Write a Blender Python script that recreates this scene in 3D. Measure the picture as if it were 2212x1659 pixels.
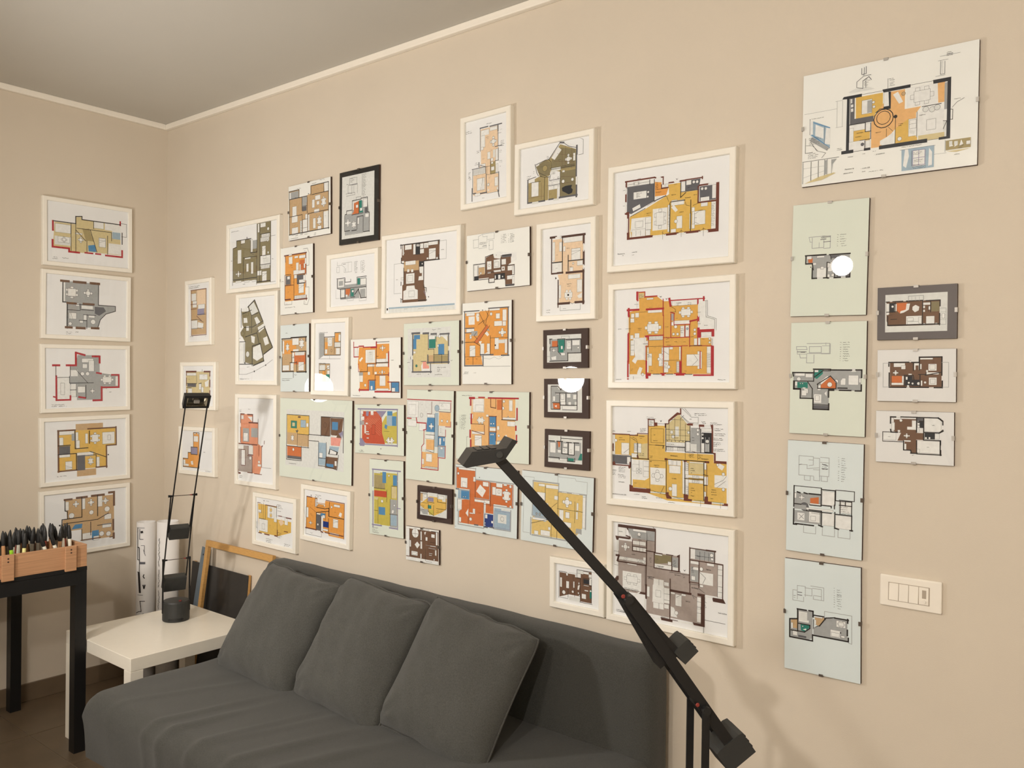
import bpy, bmesh, math, random
from mathutils import Vector, Matrix, noise
from mathutils.geometry import tessellate_polygon
random.seed(7)
for o in list(bpy.data.objects): bpy.data.objects.remove(o, do_unlink=True)
SC = bpy.context.scene
COL = SC.collection

# ---------------------------------------------------------------- camera, light, exposure
IMG_W, IMG_H, FPX = 2212.0, 1659.0, 1818.578
YAW, PITCH, ROLL = -0.678751, -0.00738, -0.013582
CAM = Vector((4.115, -2.254, 1.505))
_f = Vector((math.cos(PITCH)*math.sin(YAW), math.cos(PITCH)*math.cos(YAW), math.sin(PITCH)))
_r = Vector((math.cos(YAW), -math.sin(YAW), 0)); _d = _f.cross(_r)
RIGHT = math.cos(ROLL)*_r + math.sin(ROLL)*_d
DOWN = -math.sin(ROLL)*_r + math.cos(ROLL)*_d
FWD = _f
cam_data = bpy.data.cameras.new('camera'); cam = bpy.data.objects.new('camera', cam_data); COL.objects.link(cam)
cam_data.sensor_width = 36; cam_data.lens = FPX/IMG_W*36; cam_data.clip_start = .02
M = Matrix((( RIGHT.x, -DOWN.x, -FWD.x, CAM.x), (RIGHT.y, -DOWN.y, -FWD.y, CAM.y), (RIGHT.z, -DOWN.z, -FWD.z, CAM.z), (0,0,0,1)))
cam.matrix_world = M
SC.camera = cam
vs = SC.view_settings
vs.view_transform = 'Standard'; vs.look = 'None'; vs.gamma = 1; vs.use_curve_mapping = False
vs.exposure = -0.18
world = bpy.data.worlds.new('room_ambient'); SC.world = world; world.use_nodes = True
bg = world.node_tree.nodes['Background']; bg.inputs[0].default_value = (1, .85, .68, 1); bg.inputs[1].default_value = 0.02

def lamp_light(name, loc, power, radius, col):
    l = bpy.data.lights.new(name, 'POINT'); l.energy = power; l.shadow_soft_size = radius; l.color = col
    o = bpy.data.objects.new(name, l); COL.objects.link(o); o.location = loc
    return o
WARM = (1.0, .945, .885)
lamp_light('lamp_bulb_by_door', (2.60, -2.55, 2.15), 8, .055, WARM)
lamp_light('lamp_bulb_behind_viewer', (4.15, -3.35, 2.04), 108, .03, WARM)
lamp_light('ceiling_lamp_bulb', (3.45, -3.28, 2.30), 62, .07, WARM)
def aimed_light(name, loc, to, power, radius, cone, col):
    l = bpy.data.lights.new(name, 'SPOT'); l.energy = power; l.shadow_soft_size = radius; l.color = col; l.spot_size = math.radians(cone); l.spot_blend = .75
    o = bpy.data.objects.new(name, l); COL.objects.link(o); o.location = loc
    o.rotation_euler = (Vector(to)-Vector(loc)).to_track_quat('-Z', 'Y').to_euler(); return o
aimed_light('lamp_head_beside_desk', (1.28, -1.84, 1.50), (1.75, 0, 1.62), 72, .075, 160, WARM)
aimed_light('lamp_head_on_desk', (.10, -.935, 1.43), (1.4, 0, 1.25), 6, .085, 125, WARM)

# ---------------------------------------------------------------- pixel -> ray -> place on a known surface
def ray(px, py): return RIGHT*((px-IMG_W/2)/FPX) + DOWN*((py-IMG_H/2)/FPX) + FWD
def on_plane(px, py, p0, n):
    d = ray(px, py); t = (Vector(p0)-CAM).dot(n)/d.dot(n); return CAM + d*t

# ---------------------------------------------------------------- materials
def srgb(c):
    return tuple(((v/255)/12.92 if v/255 <= .04045 else ((v/255+.055)/1.055)**2.4) for v in c)
MATS = {}
def mat(name, c, rough=.5, var=.06, scale=40, bump=0, bscale=200, metal=0, spec=.5, sheen=0, stretch=None):
    if name in MATS: return MATS[name]
    m = bpy.data.materials.new(name); m.use_nodes = True
    nt = m.node_tree; b = nt.nodes['Principled BSDF']
    b.inputs['Roughness'].default_value = rough; b.inputs['Metallic'].default_value = metal
    b.inputs['Specular IOR Level'].default_value = spec
    if sheen: b.inputs['Sheen Weight'].default_value = sheen
    lin = srgb(c)
    tc = nt.nodes.new('ShaderNodeTexCoord'); src = tc.outputs['Object']
    if stretch:
        mp = nt.nodes.new('ShaderNodeMapping'); mp.inputs['Scale'].default_value = stretch
        nt.links.new(src, mp.inputs[0]); src = mp.outputs[0]
    nz = nt.nodes.new('ShaderNodeTexNoise'); nz.inputs['Scale'].default_value = scale; nz.inputs['Detail'].default_value = 4
    nt.links.new(src, nz.inputs['Vector'])
    rp = nt.nodes.new('ShaderNodeValToRGB')
    rp.color_ramp.elements[0].position = .3; rp.color_ramp.elements[1].position = .7
    rp.color_ramp.elements[0].color = tuple(v*(1-var) for v in lin)+(1,)
    rp.color_ramp.elements[1].color = tuple(min(1, v*(1+var)) for v in lin)+(1,)
    nt.links.new(nz.outputs['Fac'], rp.inputs[0]); nt.links.new(rp.outputs[0], b.inputs['Base Color'])
    if bump:
        n2 = nt.nodes.new('ShaderNodeTexNoise'); n2.inputs['Scale'].default_value = bscale; n2.inputs['Detail'].default_value = 3
        nt.links.new(src, n2.inputs['Vector'])
        bp = nt.nodes.new('ShaderNodeBump'); bp.inputs['Strength'].default_value = bump; bp.inputs['Distance'].default_value = .002
        nt.links.new(n2.outputs['Fac'], bp.inputs['Height']); nt.links.new(bp.outputs[0], b.inputs['Normal'])
    MATS[name] = m; return m
m_wall = mat('wall_paint', (214, 203, 186), .8, .02, 3, .12, 350)
m_ceil = mat('ceiling_paint', (200, 196, 187), .9, .015, 2)
m_trim = mat('trim_white', (246, 240, 228), .5, .01)
m_tile = mat('floor_tile', (110, 94, 75), .4, .10, 9)
m_grout = mat('grout', (150, 134, 110), .9, .08)
m_fabric = mat('sofa_fabric', (65, 65, 61), .95, .22, 330, .6, 700, sheen=.12)
m_cushion = mat('cushion_fabric', (75, 75, 71), .95, .22, 330, .6, 700, sheen=.12)
m_white = mat('white_lacquer', (240, 234, 220), .28, .01)
m_black = mat('black_metal', (20, 20, 21), .42, .1)
m_blackm = mat('black_plastic', (25, 25, 25), .5, .1)
m_dkgrey = mat('dark_grey_plastic', (44, 45, 44), .5, .08)
m_red = mat('red_plastic', (126, 46, 38), .5, .05)
m_wframe = mat('white_frame', (243, 239, 228), .38, .012)
m_board = mat('mdf_edge', (66, 46, 36), .7, .15)
m_paper = {}
m_pine = mat('pine', (182, 138, 102), .5, .14, 7, stretch=(18, 1, 30))
m_wood = mat('beech_wood', (202, 156, 92), .5, .1, 12, stretch=(4, 4, 30))
m_panel = mat('dark_panel', (58, 56, 54), .3, .08, 20)
m_roll = mat('roll_paper', (232, 230, 228), .7, .01)
m_steel = mat('steel', (176, 172, 166), .45, .05, metal=.6)
m_steeld = mat('dark_clip_steel', (96, 86, 78), .45, .1, metal=.3)
m_switch = mat('switch_plastic', (244, 238, 226), .18, .01)
m_slot = mat('slot_grey', (178, 166, 150), .4, .03)
m_reflector = mat('reflector', (205, 200, 188), .15, .05, metal=1)
def glass_mat():
    m = bpy.data.materials.new('picture_glass'); m.use_nodes = True; nt = m.node_tree; nt.nodes.clear()
    out = nt.nodes.new('ShaderNodeOutputMaterial'); mx = nt.nodes.new('ShaderNodeMixShader')
    tr = nt.nodes.new('ShaderNodeBsdfTransparent'); gl = nt.nodes.new('ShaderNodeBsdfGlossy'); fr = nt.nodes.new('ShaderNodeFresnel')
    tr.inputs[0].default_value = (.985, .99, .985, 1); gl.inputs['Roughness'].default_value = .015; fr.inputs[0].default_value = 1.5
    ge = nt.nodes.new('ShaderNodeNewGeometry'); om = nt.nodes.new('ShaderNodeMath'); om.operation = 'SUBTRACT'; om.inputs[0].default_value = 1
    nt.links.new(ge.outputs['Backfacing'], om.inputs[1]); mu = nt.nodes.new('ShaderNodeMath'); mu.operation = 'MULTIPLY'
    nt.links.new(fr.outputs[0], mu.inputs[0]); nt.links.new(om.outputs[0], mu.inputs[1])   # only the outer face of the pane mirrors
    nt.links.new(mu.outputs[0], mx.inputs[0]); nt.links.new(tr.outputs[0], mx.inputs[1]); nt.links.new(gl.outputs[0], mx.inputs[2])
    nt.links.new(mx.outputs[0], out.inputs[0]); return m
m_glass = glass_mat()
def ink_mat():
    m = bpy.data.materials.new('printed_ink'); m.use_nodes = True; nt = m.node_tree; b = nt.nodes['Principled BSDF']
    b.inputs['Roughness'].default_value = .65; b.inputs['Specular IOR Level'].default_value = .2
    at = nt.nodes.new('ShaderNodeAttribute'); at.attribute_name = 'ink'
    nz = nt.nodes.new('ShaderNodeTexNoise'); nz.inputs['Scale'].default_value = 90; nz.inputs['Detail'].default_value = 3
    tc = nt.nodes.new('ShaderNodeTexCoord'); nt.links.new(tc.outputs['Object'], nz.inputs['Vector'])
    mr = nt.nodes.new('ShaderNodeMapRange'); mr.inputs['To Min'].default_value = .86; mr.inputs['To Max'].default_value = 1.12
    nt.links.new(nz.outputs['Fac'], mr.inputs[0])
    mu = nt.nodes.new('ShaderNodeVectorMath'); mu.operation = 'SCALE'
    nt.links.new(at.outputs['Color'], mu.inputs[0]); nt.links.new(mr.outputs[0], mu.inputs['Scale'])
    nt.links.new(mu.outputs[0], b.inputs['Base Color']); return m
m_ink = ink_mat()

# ---------------------------------------------------------------- mesh helpers
def new_bm(): return bmesh.new()
def link(name, bm, m, parent=None, smooth=False):
    me = bpy.data.meshes.new(name); bm.normal_update(); bm.to_mesh(me); bm.free()
    me.materials.append(m)
    if smooth:
        for p in me.polygons: p.use_smooth = True
    o = bpy.data.objects.new(name, me); COL.objects.link(o)
    if parent: o.parent = parent
    return o
def box(bm, lo, hi, mtx=None):
    x0, y0, z0 = lo; x1, y1, z1 = hi
    P = [(x0,y0,z0),(x1,y0,z0),(x1,y1,z0),(x0,y1,z0),(x0,y0,z1),(x1,y0,z1),(x1,y1,z1),(x0,y1,z1)]
    v = [bm.verts.new(mtx @ Vector(p) if mtx else p) for p in P]
    for f in ((3,2,1,0),(4,5,6,7),(0,1,5,4),(1,2,6,5),(2,3,7,6),(3,0,4,7)): bm.faces.new([v[i] for i in f])
def bevel(bm, w, seg=2):
    bmesh.ops.bevel(bm, geom=list(bm.edges), offset=w, segments=seg, affect='EDGES', profile=.6)
def bbox(name, lo, hi, m, parent=None, bev=0, seg=2):
    bm = new_bm(); box(bm, lo, hi)
    if bev: bevel(bm, bev, seg)
    return link(name, bm, m, parent)
def bar(bm, a, b, side, w, t):
    """flat bar a->b; side = unit vector of its width w; t = thickness across"""
    a = Vector(a); b = Vector(b); d = (b-a).normalized(); s = Vector(side).normalized(); n = d.cross(s).normalized()
    P = []
    for p in (a, b):
        for i, j in ((-1,-1),(1,-1),(1,1),(-1,1)): P.append(bm.verts.new(p + s*(i*w/2) + n*(j*t/2)))
    for f in ((3,2,1,0),(4,5,6,7),(0,1,5,4),(1,2,6,5),(2,3,7,6),(3,0,4,7)): bm.faces.new([P[i] for i in f])
def tube(bm, a, b, r0, r1=None, n=12, cap=True):
    a = Vector(a); b = Vector(b); r1 = r0 if r1 is None else r1
    d = (b-a).normalized(); s = d.orthogonal().normalized(); t = d.cross(s)
    R = []
    for p, r in ((a, r0), (b, r1)):
        R.append([bm.verts.new(p + (s*math.cos(2*math.pi*i/n) + t*math.sin(2*math.pi*i/n))*r) for i in range(n)])
    for i in range(n): bm.faces.new((R[0][i], R[0][(i+1)%n], R[1][(i+1)%n], R[1][i]))
    if cap: bm.faces.new(R[0][::-1]); bm.faces.new(R[1])
def lathe(bm, base, prof, n=32):
    base = Vector(base); R = []
    for r, z in prof: R.append([bm.verts.new(base + Vector((r*math.cos(2*math.pi*i/n), r*math.sin(2*math.pi*i/n), z))) for i in range(n)])
    for k in range(len(R)-1):
        for i in range(n): bm.faces.new((R[k][i], R[k][(i+1)%n], R[k+1][(i+1)%n], R[k+1][i]))
    bm.faces.new(R[0][::-1]); bm.faces.new(R[-1])
def prism(bm, pts, vec):
    a = [bm.verts.new(p - vec) for p in pts]; b = [bm.verts.new(p + vec) for p in pts]; n = len(pts)
    for i in range(n): bm.faces.new((a[i], a[(i+1)%n], b[(i+1)%n], b[i]))
    bm.faces.new(a[::-1]); bm.faces.new(b)
    bmesh.ops.recalc_face_normals(bm, faces=bm.faces[:])
def empty(name, loc=(0,0,0)):
    o = bpy.data.objects.new(name, None); COL.objects.link(o); o.location = loc; o.empty_display_size = .05
    return o
def tag(o, label, cat, group=None):
    o['label'] = label; o['category'] = cat
    if group: o['group'] = group
    return o
def struct(o): o['kind'] = 'structure'; return o
def adopt(child, parent):
    """child built in world coordinates -> keep it there under parent"""
    child.parent = parent; child.matrix_parent_inverse = Matrix.Translation(-parent.location)
    return child
def wlink(name, bm, m, root, smooth=False): return adopt(link(name, bm, m, None, smooth), root)
def wbox(name, lo, hi, m, root, bev=0, seg=2): return adopt(bbox(name, lo, hi, m, None, bev, seg), root)

# ---------------------------------------------------------------- the room
RX, RY, RZ = 6.0, -4.6, 2.775
struct(bbox('wall_back', (-.15, 0, -.1), (RX+.15, .15, RZ+.1), m_wall))
struct(bbox('wall_left', (-.15, RY, -.1), (0, 0, RZ+.1), m_wall))
struct(bbox('wall_right', (RX, RY, -.1), (RX+.15, 0, RZ+.1), m_wall))
struct(bbox('wall_front', (-.15, RY-.15, -.1), (RX+.15, RY, RZ+.1), m_wall))
struct(bbox('ceiling', (0, RY, RZ), (RX, 0, RZ+.1), m_ceil))
struct(bbox('trim_1', (0, -.022, RZ-.027), (RX, 0, RZ), m_trim, bev=.004))
struct(bbox('trim_2', (0, RY, RZ-.027), (.022, -.022, RZ), m_trim, bev=.004))
floor = struct(bbox('floor', (0, RY, -.1), (RX, 0, -.003), m_grout))
T = .4; G = .0022
tile_me = None
for i in range(15):
    for j in range(12):
        x0 = i*T; y0 = -(j+1)*T + .004
        if y0 + T > 0: w_ok = True
        if tile_me is None:
            bm = new_bm(); box(bm, (G, G, -.003), (T-G, T-G, 0)); 
            t = link('tile', bm, m_tile, floor); tile_me = t.data
        else:
            t = bpy.data.objects.new('tile', tile_me); COL.objects.link(t); t.parent = floor
        t.location = (x0, y0, 0) if j else (x0, y0-.004, 0)
def skirting(name, along, n):
    root = struct(empty(name, (0,0,0)))
    for k in range(n):
        a = -(k*T) - G if along == 'y' else k*T + G
        if along == 'y': o = wbox('skirting_tile', (0, a-T+2*G, 0), (.009, a, .082), m_tile, root, .002, 1)
        else: o = wbox('skirting_tile', (a+(.009 if k == 0 else 0), -.009, 0), (a+T-2*G, 0, .082), m_tile, root, .002, 1)
skirting('baseboard_left', 'y', 11); skirting('baseboard_back', 'x', 15)

# ---------------------------------------------------------------- pictures: frames, sheets and the plans printed on them
CROP = dict(A=(60,400,260/1078), A2=(60,730,260/880), D=(470,330,360/1614), Cc=(370,580,250/864), Ee=(490,620,380/1370), H=(750,830,410/1659),
    Lc=(960,920,400/1659), M=(1160,1090,450/2212), N=(500,1020,480/2212), F=(800,460,360/1493), G=(970,210,340/1945), I=(1140,450,170/486),
    J=(1710,70,430/1982), K=(1680,420,400/1229), K2=(1680,860,400/1037), B1=(1290,300,320/1770), B2=(1290,580,320/1896), B3=(1290,840,320/1831))
INK = dict(o=(234,164,84), O=(212,120,70), y=(228,188,100), Y=(204,188,92), p=(240,212,182), u=(204,172,132), l=(140,130,100), L=(172,156,112),
    g=(172,174,176), G=(104,104,110), D=(50,52,58), k=(44,40,40), n=(120,90,72), m=(114,62,52), r=(182,54,62), c=(230,156,124), b=(84,142,190),
    B=(40,62,132), t=(48,134,122), w=(240,240,240), e=(228,229,228), v=(150,144,174), q=(176,163,158), a=(166,188,206), i=(238,164,152), x=(218,202,156), M=(86,60,54), R=(200,88,62), z=(228,176,92), s=(238,188,128), f=(228,198,126))
INKL = {k: srgb(v) for k, v in INK.items()}
GLYPH = {}
def glyph(ch):
    if ch in GLYPH: return GLYPH[ch]
    cu = bpy.data.curves.new('g', 'FONT'); cu.body = ch; cu.size = 1; cu.offset = .014; cu.resolution_u = 2
    ob = bpy.data.objects.new('g', cu); me = ob.to_mesh()
    V = [(v.co.x, v.co.y) for v in me.vertices]; Fs = [tuple(p.vertices) for p in me.polygons]
    ob.to_mesh_clear(); bpy.data.objects.remove(ob); bpy.data.curves.remove(cu)
    adv = .28 if ch in ' .:il1' else (.82 if ch in 'mw' else .56)
    GLYPH[ch] = (V, Fs, adv); return GLYPH[ch]
class Plan:
    """collects flat printed shapes in the sheet's own (u, v) metres"""
    def __init__(s, tolocal, scale, px_m):
        s.V = []; s.F = []; s.C = []; s.t = tolocal; s.sc = scale; s.pm = px_m; s.k = 0
    def lay(s): s.k += 1; return s.k*3e-6
    def face(s, pts, c, h):
        b = len(s.V); s.V += [(u, -h, v) for u, v in pts]; s.F.append(tuple(range(b, b+len(pts)))); s.C.append(INKL[c])
    def poly(s, pts, c, h):
        for tr in tessellate_polygon([[Vector((u, v, 0)) for u, v in pts]]):
            s.face([pts[i] for i in tr], c, h); h = s.lay()
    def rect(s, a, b, c, h):
        (u0, v0), (u1, v1) = a, b
        u0, u1 = min(u0, u1), max(u0, u1); v0, v1 = min(v0, v1), max(v0, v1)
        s.face([(u0,v0),(u1,v0),(u1,v1),(u0,v1)], c, h)
    def line(s, pts, c, w, h):
        for (a, b), (p, q) in zip(pts, pts[1:]):
            L = math.hypot(p-a, q-b)
            if L < 1e-6: continue
            dx, dy = (p-a)/L*w/2, (q-b)/L*w/2
            s.face([(a-dx+dy, b-dy-dx), (p+dx+dy, q+dy-dx), (p+dx-dy, q+dy+dx), (a-dx-dy, b-dy+dx)], c, h)
            if c != 'k': h = s.lay()
    def outline(s, a, b, h, w=None):
        (u0, v0), (u1, v1) = a, b
        s.line([(u0,v0),(u1,v0),(u1,v1),(u0,v1),(u0,v0)], 'k', w or .45*s.pm, h)
    def disc(s, p, r, c, h, ol=True):
        n = 14
        if ol: s.face([(p[0]+(r+.3*s.pm)*math.cos(6.2832*i/n), p[1]+(r+.3*s.pm)*math.sin(6.2832*i/n)) for i in range(n)], 'k', h); h = s.lay()
        s.face([(p[0]+(r-.25*s.pm)*math.cos(6.2832*i/n), p[1]+(r-.25*s.pm)*math.sin(6.2832*i/n)) for i in range(n)], c, h)
    def boxed(s, a, b, c='w'):
        s.rect(a, b, c, s.lay()); s.outline(a, b, s.lay())
    def snap(s, pts):
        out = [pts[0]]
        for u, v in pts[1:]:
            pu, pv = out[-1]; du, dv = abs(u-pu), abs(v-pv)
            if dv < .14*du: v = pv
            elif du < .14*dv: u = pu
            out.append((u, v))
        return out
    def run(s, text):
        for cmd in text.replace('\n', ';').split(';'):
            a = cmd.split()
            if not a: continue
            op = a[0]
            if op in 'PRQLO': c = a[1]; n = a[2:]
            else: c = 'w'; n = a[1:]
            if op == 'T':
                x, y, hgt = float(n[0]), float(n[1]), float(n[2]); s.text(s.t(x, y), ' '.join(n[3:]), hgt*.60*s.sc*s.pm); continue
            d = None
            if op == 'B': d = n[-1]; n = n[:-1]
            if op == 'L': w = float(n[0])*s.sc*s.pm; n = n[1:]
            n = [float(q) for q in n]
            if op in 'PL':
                pts = s.snap([s.t(n[i], n[i+1]) for i in range(0, len(n)-1, 2)])
                if op == 'P': 
                    if len(pts) > 2: s.poly(pts, c, s.lay())
                else: s.line(pts, c, max(w, .55*s.pm), s.lay())
            elif op == 'R':
                A, Bq = s.t(n[0], n[1]), s.t(n[2], n[3]); s.rect(A, Bq, c, s.lay())
                if c == 'w': s.outline(A, Bq, s.lay(), .35*s.pm)
            elif op == 'Q': s.boxed(s.t(n[0], n[1]), s.t(n[2], n[3]), c)
            elif op == 'O':
                s.disc(s.t(n[0], n[1]), n[2]*s.sc*s.pm, c, s.lay())
            elif op in 'BDCH':
                A, Bq = s.t(n[0], n[1]), s.t(n[2], n[3])
                u0, u1 = min(A[0], Bq[0]), max(A[0], Bq[0]); v0, v1 = min(A[1], Bq[1]), max(A[1], Bq[1]); W, Hh = u1-u0, v1-v0
                if op == 'B':
                    s.boxed((u0,v0), (u1,v1)); h = s.lay(); w = .4*s.pm
                    if d in 'ns':
                        vh = v1-.22*Hh if d == 'n' else v0+.22*Hh; vm = v1-.5*Hh if d == 'n' else v0+.5*Hh
                        s.line([(u0,vh),(u1,vh)], 'k', w, h); s.line([(u0,vm),(u1,vh)], 'k', w, h)
                    else:
                        uh = u1-.22*W if d == 'e' else u0+.22*W; um = u1-.5*W if d == 'e' else u0+.5*W
                        s.line([(uh,v0),(uh,v1)], 'k', w, h); s.line([(um,v0),(uh,v1)], 'k', w, h)
                elif op == 'D':
                    hz = W >= Hh
                    for k in (.3, .7):
                        for e in (0, 1):
                            if hz: cu, cv, a1, a2 = u0+k*W, (v0+.1*Hh if e == 0 else v1-.1*Hh), .10*W, .14*Hh
                            else: cu, cv, a1, a2 = (u0+.1*W if e == 0 else u1-.1*W), v0+k*Hh, .14*W, .10*Hh
                            s.boxed((cu-a1,cv-a2), (cu+a1,cv+a2))
                    for e in (0, 1):
                        if hz: cu, cv, a1, a2 = (u0+.06*W if e == 0 else u1-.06*W), (v0+v1)/2, .08*W, .14*Hh
                        else: cu, cv, a1, a2 = (u0+u1)/2, (v0+.06*Hh if e == 0 else v1-.06*Hh), .14*W, .08*Hh
                        s.boxed((cu-a1,cv-a2), (cu+a1,cv+a2))
                    s.boxed((u0+.14*W,v0+.16*Hh), (u1-.14*W,v1-.16*Hh))
                elif op == 'C':
                    r = min(W, Hh)/2; cu, cv = (u0+u1)/2, (v0+v1)/2
                    for k in range(4): s.disc((cu+.72*W/2*(1,0,-1,0)[k], cv+.72*Hh/2*(0,1,0,-1)[k]), .34*r, 'w', s.lay())
                    s.disc((cu, cv), .62*r, 'w', s.lay())
                elif op == 'H':
                    s.boxed((u0,v0), (u1,v1)); h = s.lay()
                    if W >= Hh:
                        k = max(4, int(W/(1.8*s.pm)))
                        for i in range(1, k): s.line([(u0+W*i/k, v0+.1*Hh), (u0+W*(i+.3*(-1)**i)/k, v1-.1*Hh)], 'k', .4*s.pm, h)
                    else:
                        k = max(4, int(Hh/(1.8*s.pm)))
                        for i in range(1, k): s.line([(u0+.1*W, v0+Hh*i/k), (u1-.1*W, v0+Hh*(i+.3*(-1)**i)/k)], 'k', .4*s.pm, h)
            elif op == 'S':
                p = s.t(n[0], n[1]); q = s.t(n[0]+n[2], n[1]); wd = q[0]-p[0]; h = s.lay()
                sp = (4.9 if s.sc > .31 else 3.4)*s.pm
                for r in range(int(n[3])):
                    L = wd*random.uniform(.6, 1); v = p[1]-r*sp; u = p[0]; pts = []
                    while u < p[0]+L:
                        pts.append((u, v+random.uniform(-.75, .75)*s.pm)); u += random.uniform(.6, 1.3)*s.pm
                        if random.random() < .13:
                            if len(pts) > 1: s.line(pts, 'k', .55*s.pm, h)
                            pts = []; u += .9*s.pm
                    if len(pts) > 1: s.line(pts, 'k', .55*s.pm, h)
    def text(s, p, txt, size):
        h = s.lay(); u = p[0]; col = INKL['k']
        for ch in txt:
            V, Fs, adv = glyph(ch); b = len(s.V); jy = random.uniform(-.04, .04)*size
            s.V += [(u+(x+.15*y)*size*.92, -h, p[1]+y*size+jy) for x, y in V]
            for f in Fs: s.F.append(tuple(b+i for i in f)); s.C.append(col)
            u += adv*size*.92
    def build(s, parent, y):
        me = bpy.data.meshes.new('printed_plan'); me.from_pydata(s.V, [], s.F); me.materials.append(m_ink)
        at = me.color_attributes.new('ink', 'FLOAT_COLOR', 'CORNER')
        k = 0
        for p, c in zip(me.polygons, s.C):
            for _ in p.vertices: at.data[k].color = (c[0], c[1], c[2], 1); k += 1
        o = bpy.data.objects.new('printed_plan', me); COL.objects.link(o); o.parent = parent; o.location = (0, y, 0); return o

def ring(bm, w, h, b, y0, y1, ch=.0025):
    """mitred frame moulding, outer w x h standing on v=0, face width b, from depth y0 (wall) to y1 (front)"""
    prof = [(0, y0), (0, y1+ch), (ch, y1), (b-.002, y1), (b, y1+.002), (b, y0)]
    R = []
    for t, y in prof: R.append([bm.verts.new(c) for c in ((-w/2+t, y, t), (w/2-t, y, t), (w/2-t, y, h-t), (-w/2+t, y, h-t))])
    n = len(R)
    for k in range(n):
        a, c = R[k], R[(k+1) % n]
        for i in range(4): bm.faces.new((a[i], a[(i+1)%4], c[(i+1)%4], c[i]))
    bmesh.ops.recalc_face_normals(bm, faces=bm.faces[:])
def paper_mat(c):
    return mat('sheet_%d_%d_%d' % c, c, .7, .012, 14)
def picture(key, kind, corners, crop, label, sheet=(244,245,247), clipmat=None, side='m', sides='tblr'):
    depth = .021 if kind == 'w' else .0135
    n = Vector((0,-1,0)) if side == 'm' else Vector((1,0,0))
    p0 = n*depth
    ox, oy, sc = CROP[crop]
    px = [(ox+sc*x, oy+sc*y) for x, y in corners]
    Wd = [on_plane(x, y, p0, n) for x, y in px]
    U = [(q.x if side == 'm' else q.y) for q in Wd]; Z = [q.z for q in Wd]
    top = math.atan2(Z[1]-Z[0], U[1]-U[0]); bot = math.atan2(Z[2]-Z[3], U[2]-U[3])
    lf = math.atan2(-(U[0]-U[3]), Z[0]-Z[3]); rt = math.atan2(-(U[1]-U[2]), Z[1]-Z[2])
    roll = max(-.02, min(.02, (top+bot+lf+rt)/4))
    w = (math.hypot(U[1]-U[0], Z[1]-Z[0]) + math.hypot(U[2]-U[3], Z[2]-Z[3]))/2
    h = (math.hypot(U[0]-U[3], Z[0]-Z[3]) + math.hypot(U[1]-U[2], Z[1]-Z[2]))/2
    cu, cz = sum(U)/4, sum(Z)/4
    root = empty('framed_floor_plan' if kind == 'w' else 'clip_frame_floor_plan')
    Rz = Matrix.Identity(4) if side == 'm' else Matrix.Rotation(math.pi/2, 4, 'Z')
    c = Vector((cu, 0, cz)) if side == 'm' else Vector((0, cu, cz))
    root.matrix_world = Matrix.Translation(c) @ Rz @ Matrix.Rotation(-roll, 4, 'Y') @ Matrix.Translation((0, 0, -h/2))
    inv = root.matrix_world.inverted()
    tag(root, label, 'picture frame')
    if kind == 'w':
        b = .0195
        bm = new_bm(); ring(bm, w, h, b, -.0005, -depth); link('frame', bm, m_wframe, root)
        bbox('backing_board', (-w/2+b*.6, -.009, b*.6), (w/2-b*.6, -.002, h-b*.6), m_board, root)
        ys = -.0115
        bbox('sheet', (-w/2+b*.8, ys, b*.8), (w/2-b*.8, ys+.0015, h-b*.8), paper_mat(sheet), root)
        yg = -.0150
        bbox('glass_pane', (-w/2+b*.8, yg-.0015, b*.8), (w/2-b*.8, yg, h-b*.8), m_glass, root)
    else:
        bbox('backing_board', (-w/2, -.0095, 0), (w/2, -.0005, h), m_board, root, .0006, 1)
        ys = -.0102
        bbox('sheet', (-w/2+.0003, ys, .0003), (w/2-.0003, ys+.0006, h-.0003), paper_mat(sheet), root)
        bbox('glass_pane', (-w/2, -depth, 0), (w/2, -.0118, h), m_glass, root)
        cm = clipmat or m_steeld; cw, cl = .011, .0048
        spots = []
        if 't' in sides: spots.append((0, h, 'h', 1))
        if 'b' in sides: spots.append((0, 0, 'h', -1))
        if 'l' in sides: spots.append((-w/2, h*.52, 'v', -1))
        if 'r' in sides: spots.append((w/2, h*.52, 'v', 1))
        for u, v, o_, sg in spots:
            bm = new_bm()
            if o_ == 'h':
                box(bm, (u-cw/2, -depth-.0012, v-(cl if sg > 0 else 0)), (u+cw/2, -depth-.0002, v+(0 if sg > 0 else cl)))
                box(bm, (u-cw/2, -depth-.0012, v+(.0002 if sg > 0 else -.0014)), (u+cw/2, -.003, v+(.0014 if sg > 0 else -.0002)))
            else:
                box(bm, (u-(cl if sg > 0 else 0), -depth-.0012, v-cw/2), (u+(0 if sg > 0 else cl), -depth-.0002, v+cw/2))
                box(bm, (u+(.0002 if sg > 0 else -.0014), -depth-.0012, v-cw/2), (u+(.0014 if sg > 0 else -.0002), -.003, v+cw/2))
            link('clip', bm, cm, root)
    ps = n*(-ys)
    def tolocal(x, y):
        q = inv @ on_plane(ox+sc*x, oy+sc*y, ps, n); return (q.x, q.z)
    hp = (math.hypot(px[0][0]-px[3][0], px[0][1]-px[3][1]) + math.hypot(px[1][0]-px[2][0], px[1][1]-px[2][1]))/2
    pl = Plan(tolocal, sc, h/hp); pl.run(DRAW[key])
    lim = (w/2-(.0195 if kind == 'w' else .0015)); lo = .0195 if kind == 'w' else .0015
    pl.V = [(max(-lim, min(lim, u)), y, max(lo, min(h-lo, v))) for u, y, v in pl.V]
    pl.build(root, ys-.00002)
    assert pl.k*3e-6 < (.0034 if kind == 'w' else .0015), key
    return root
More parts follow.
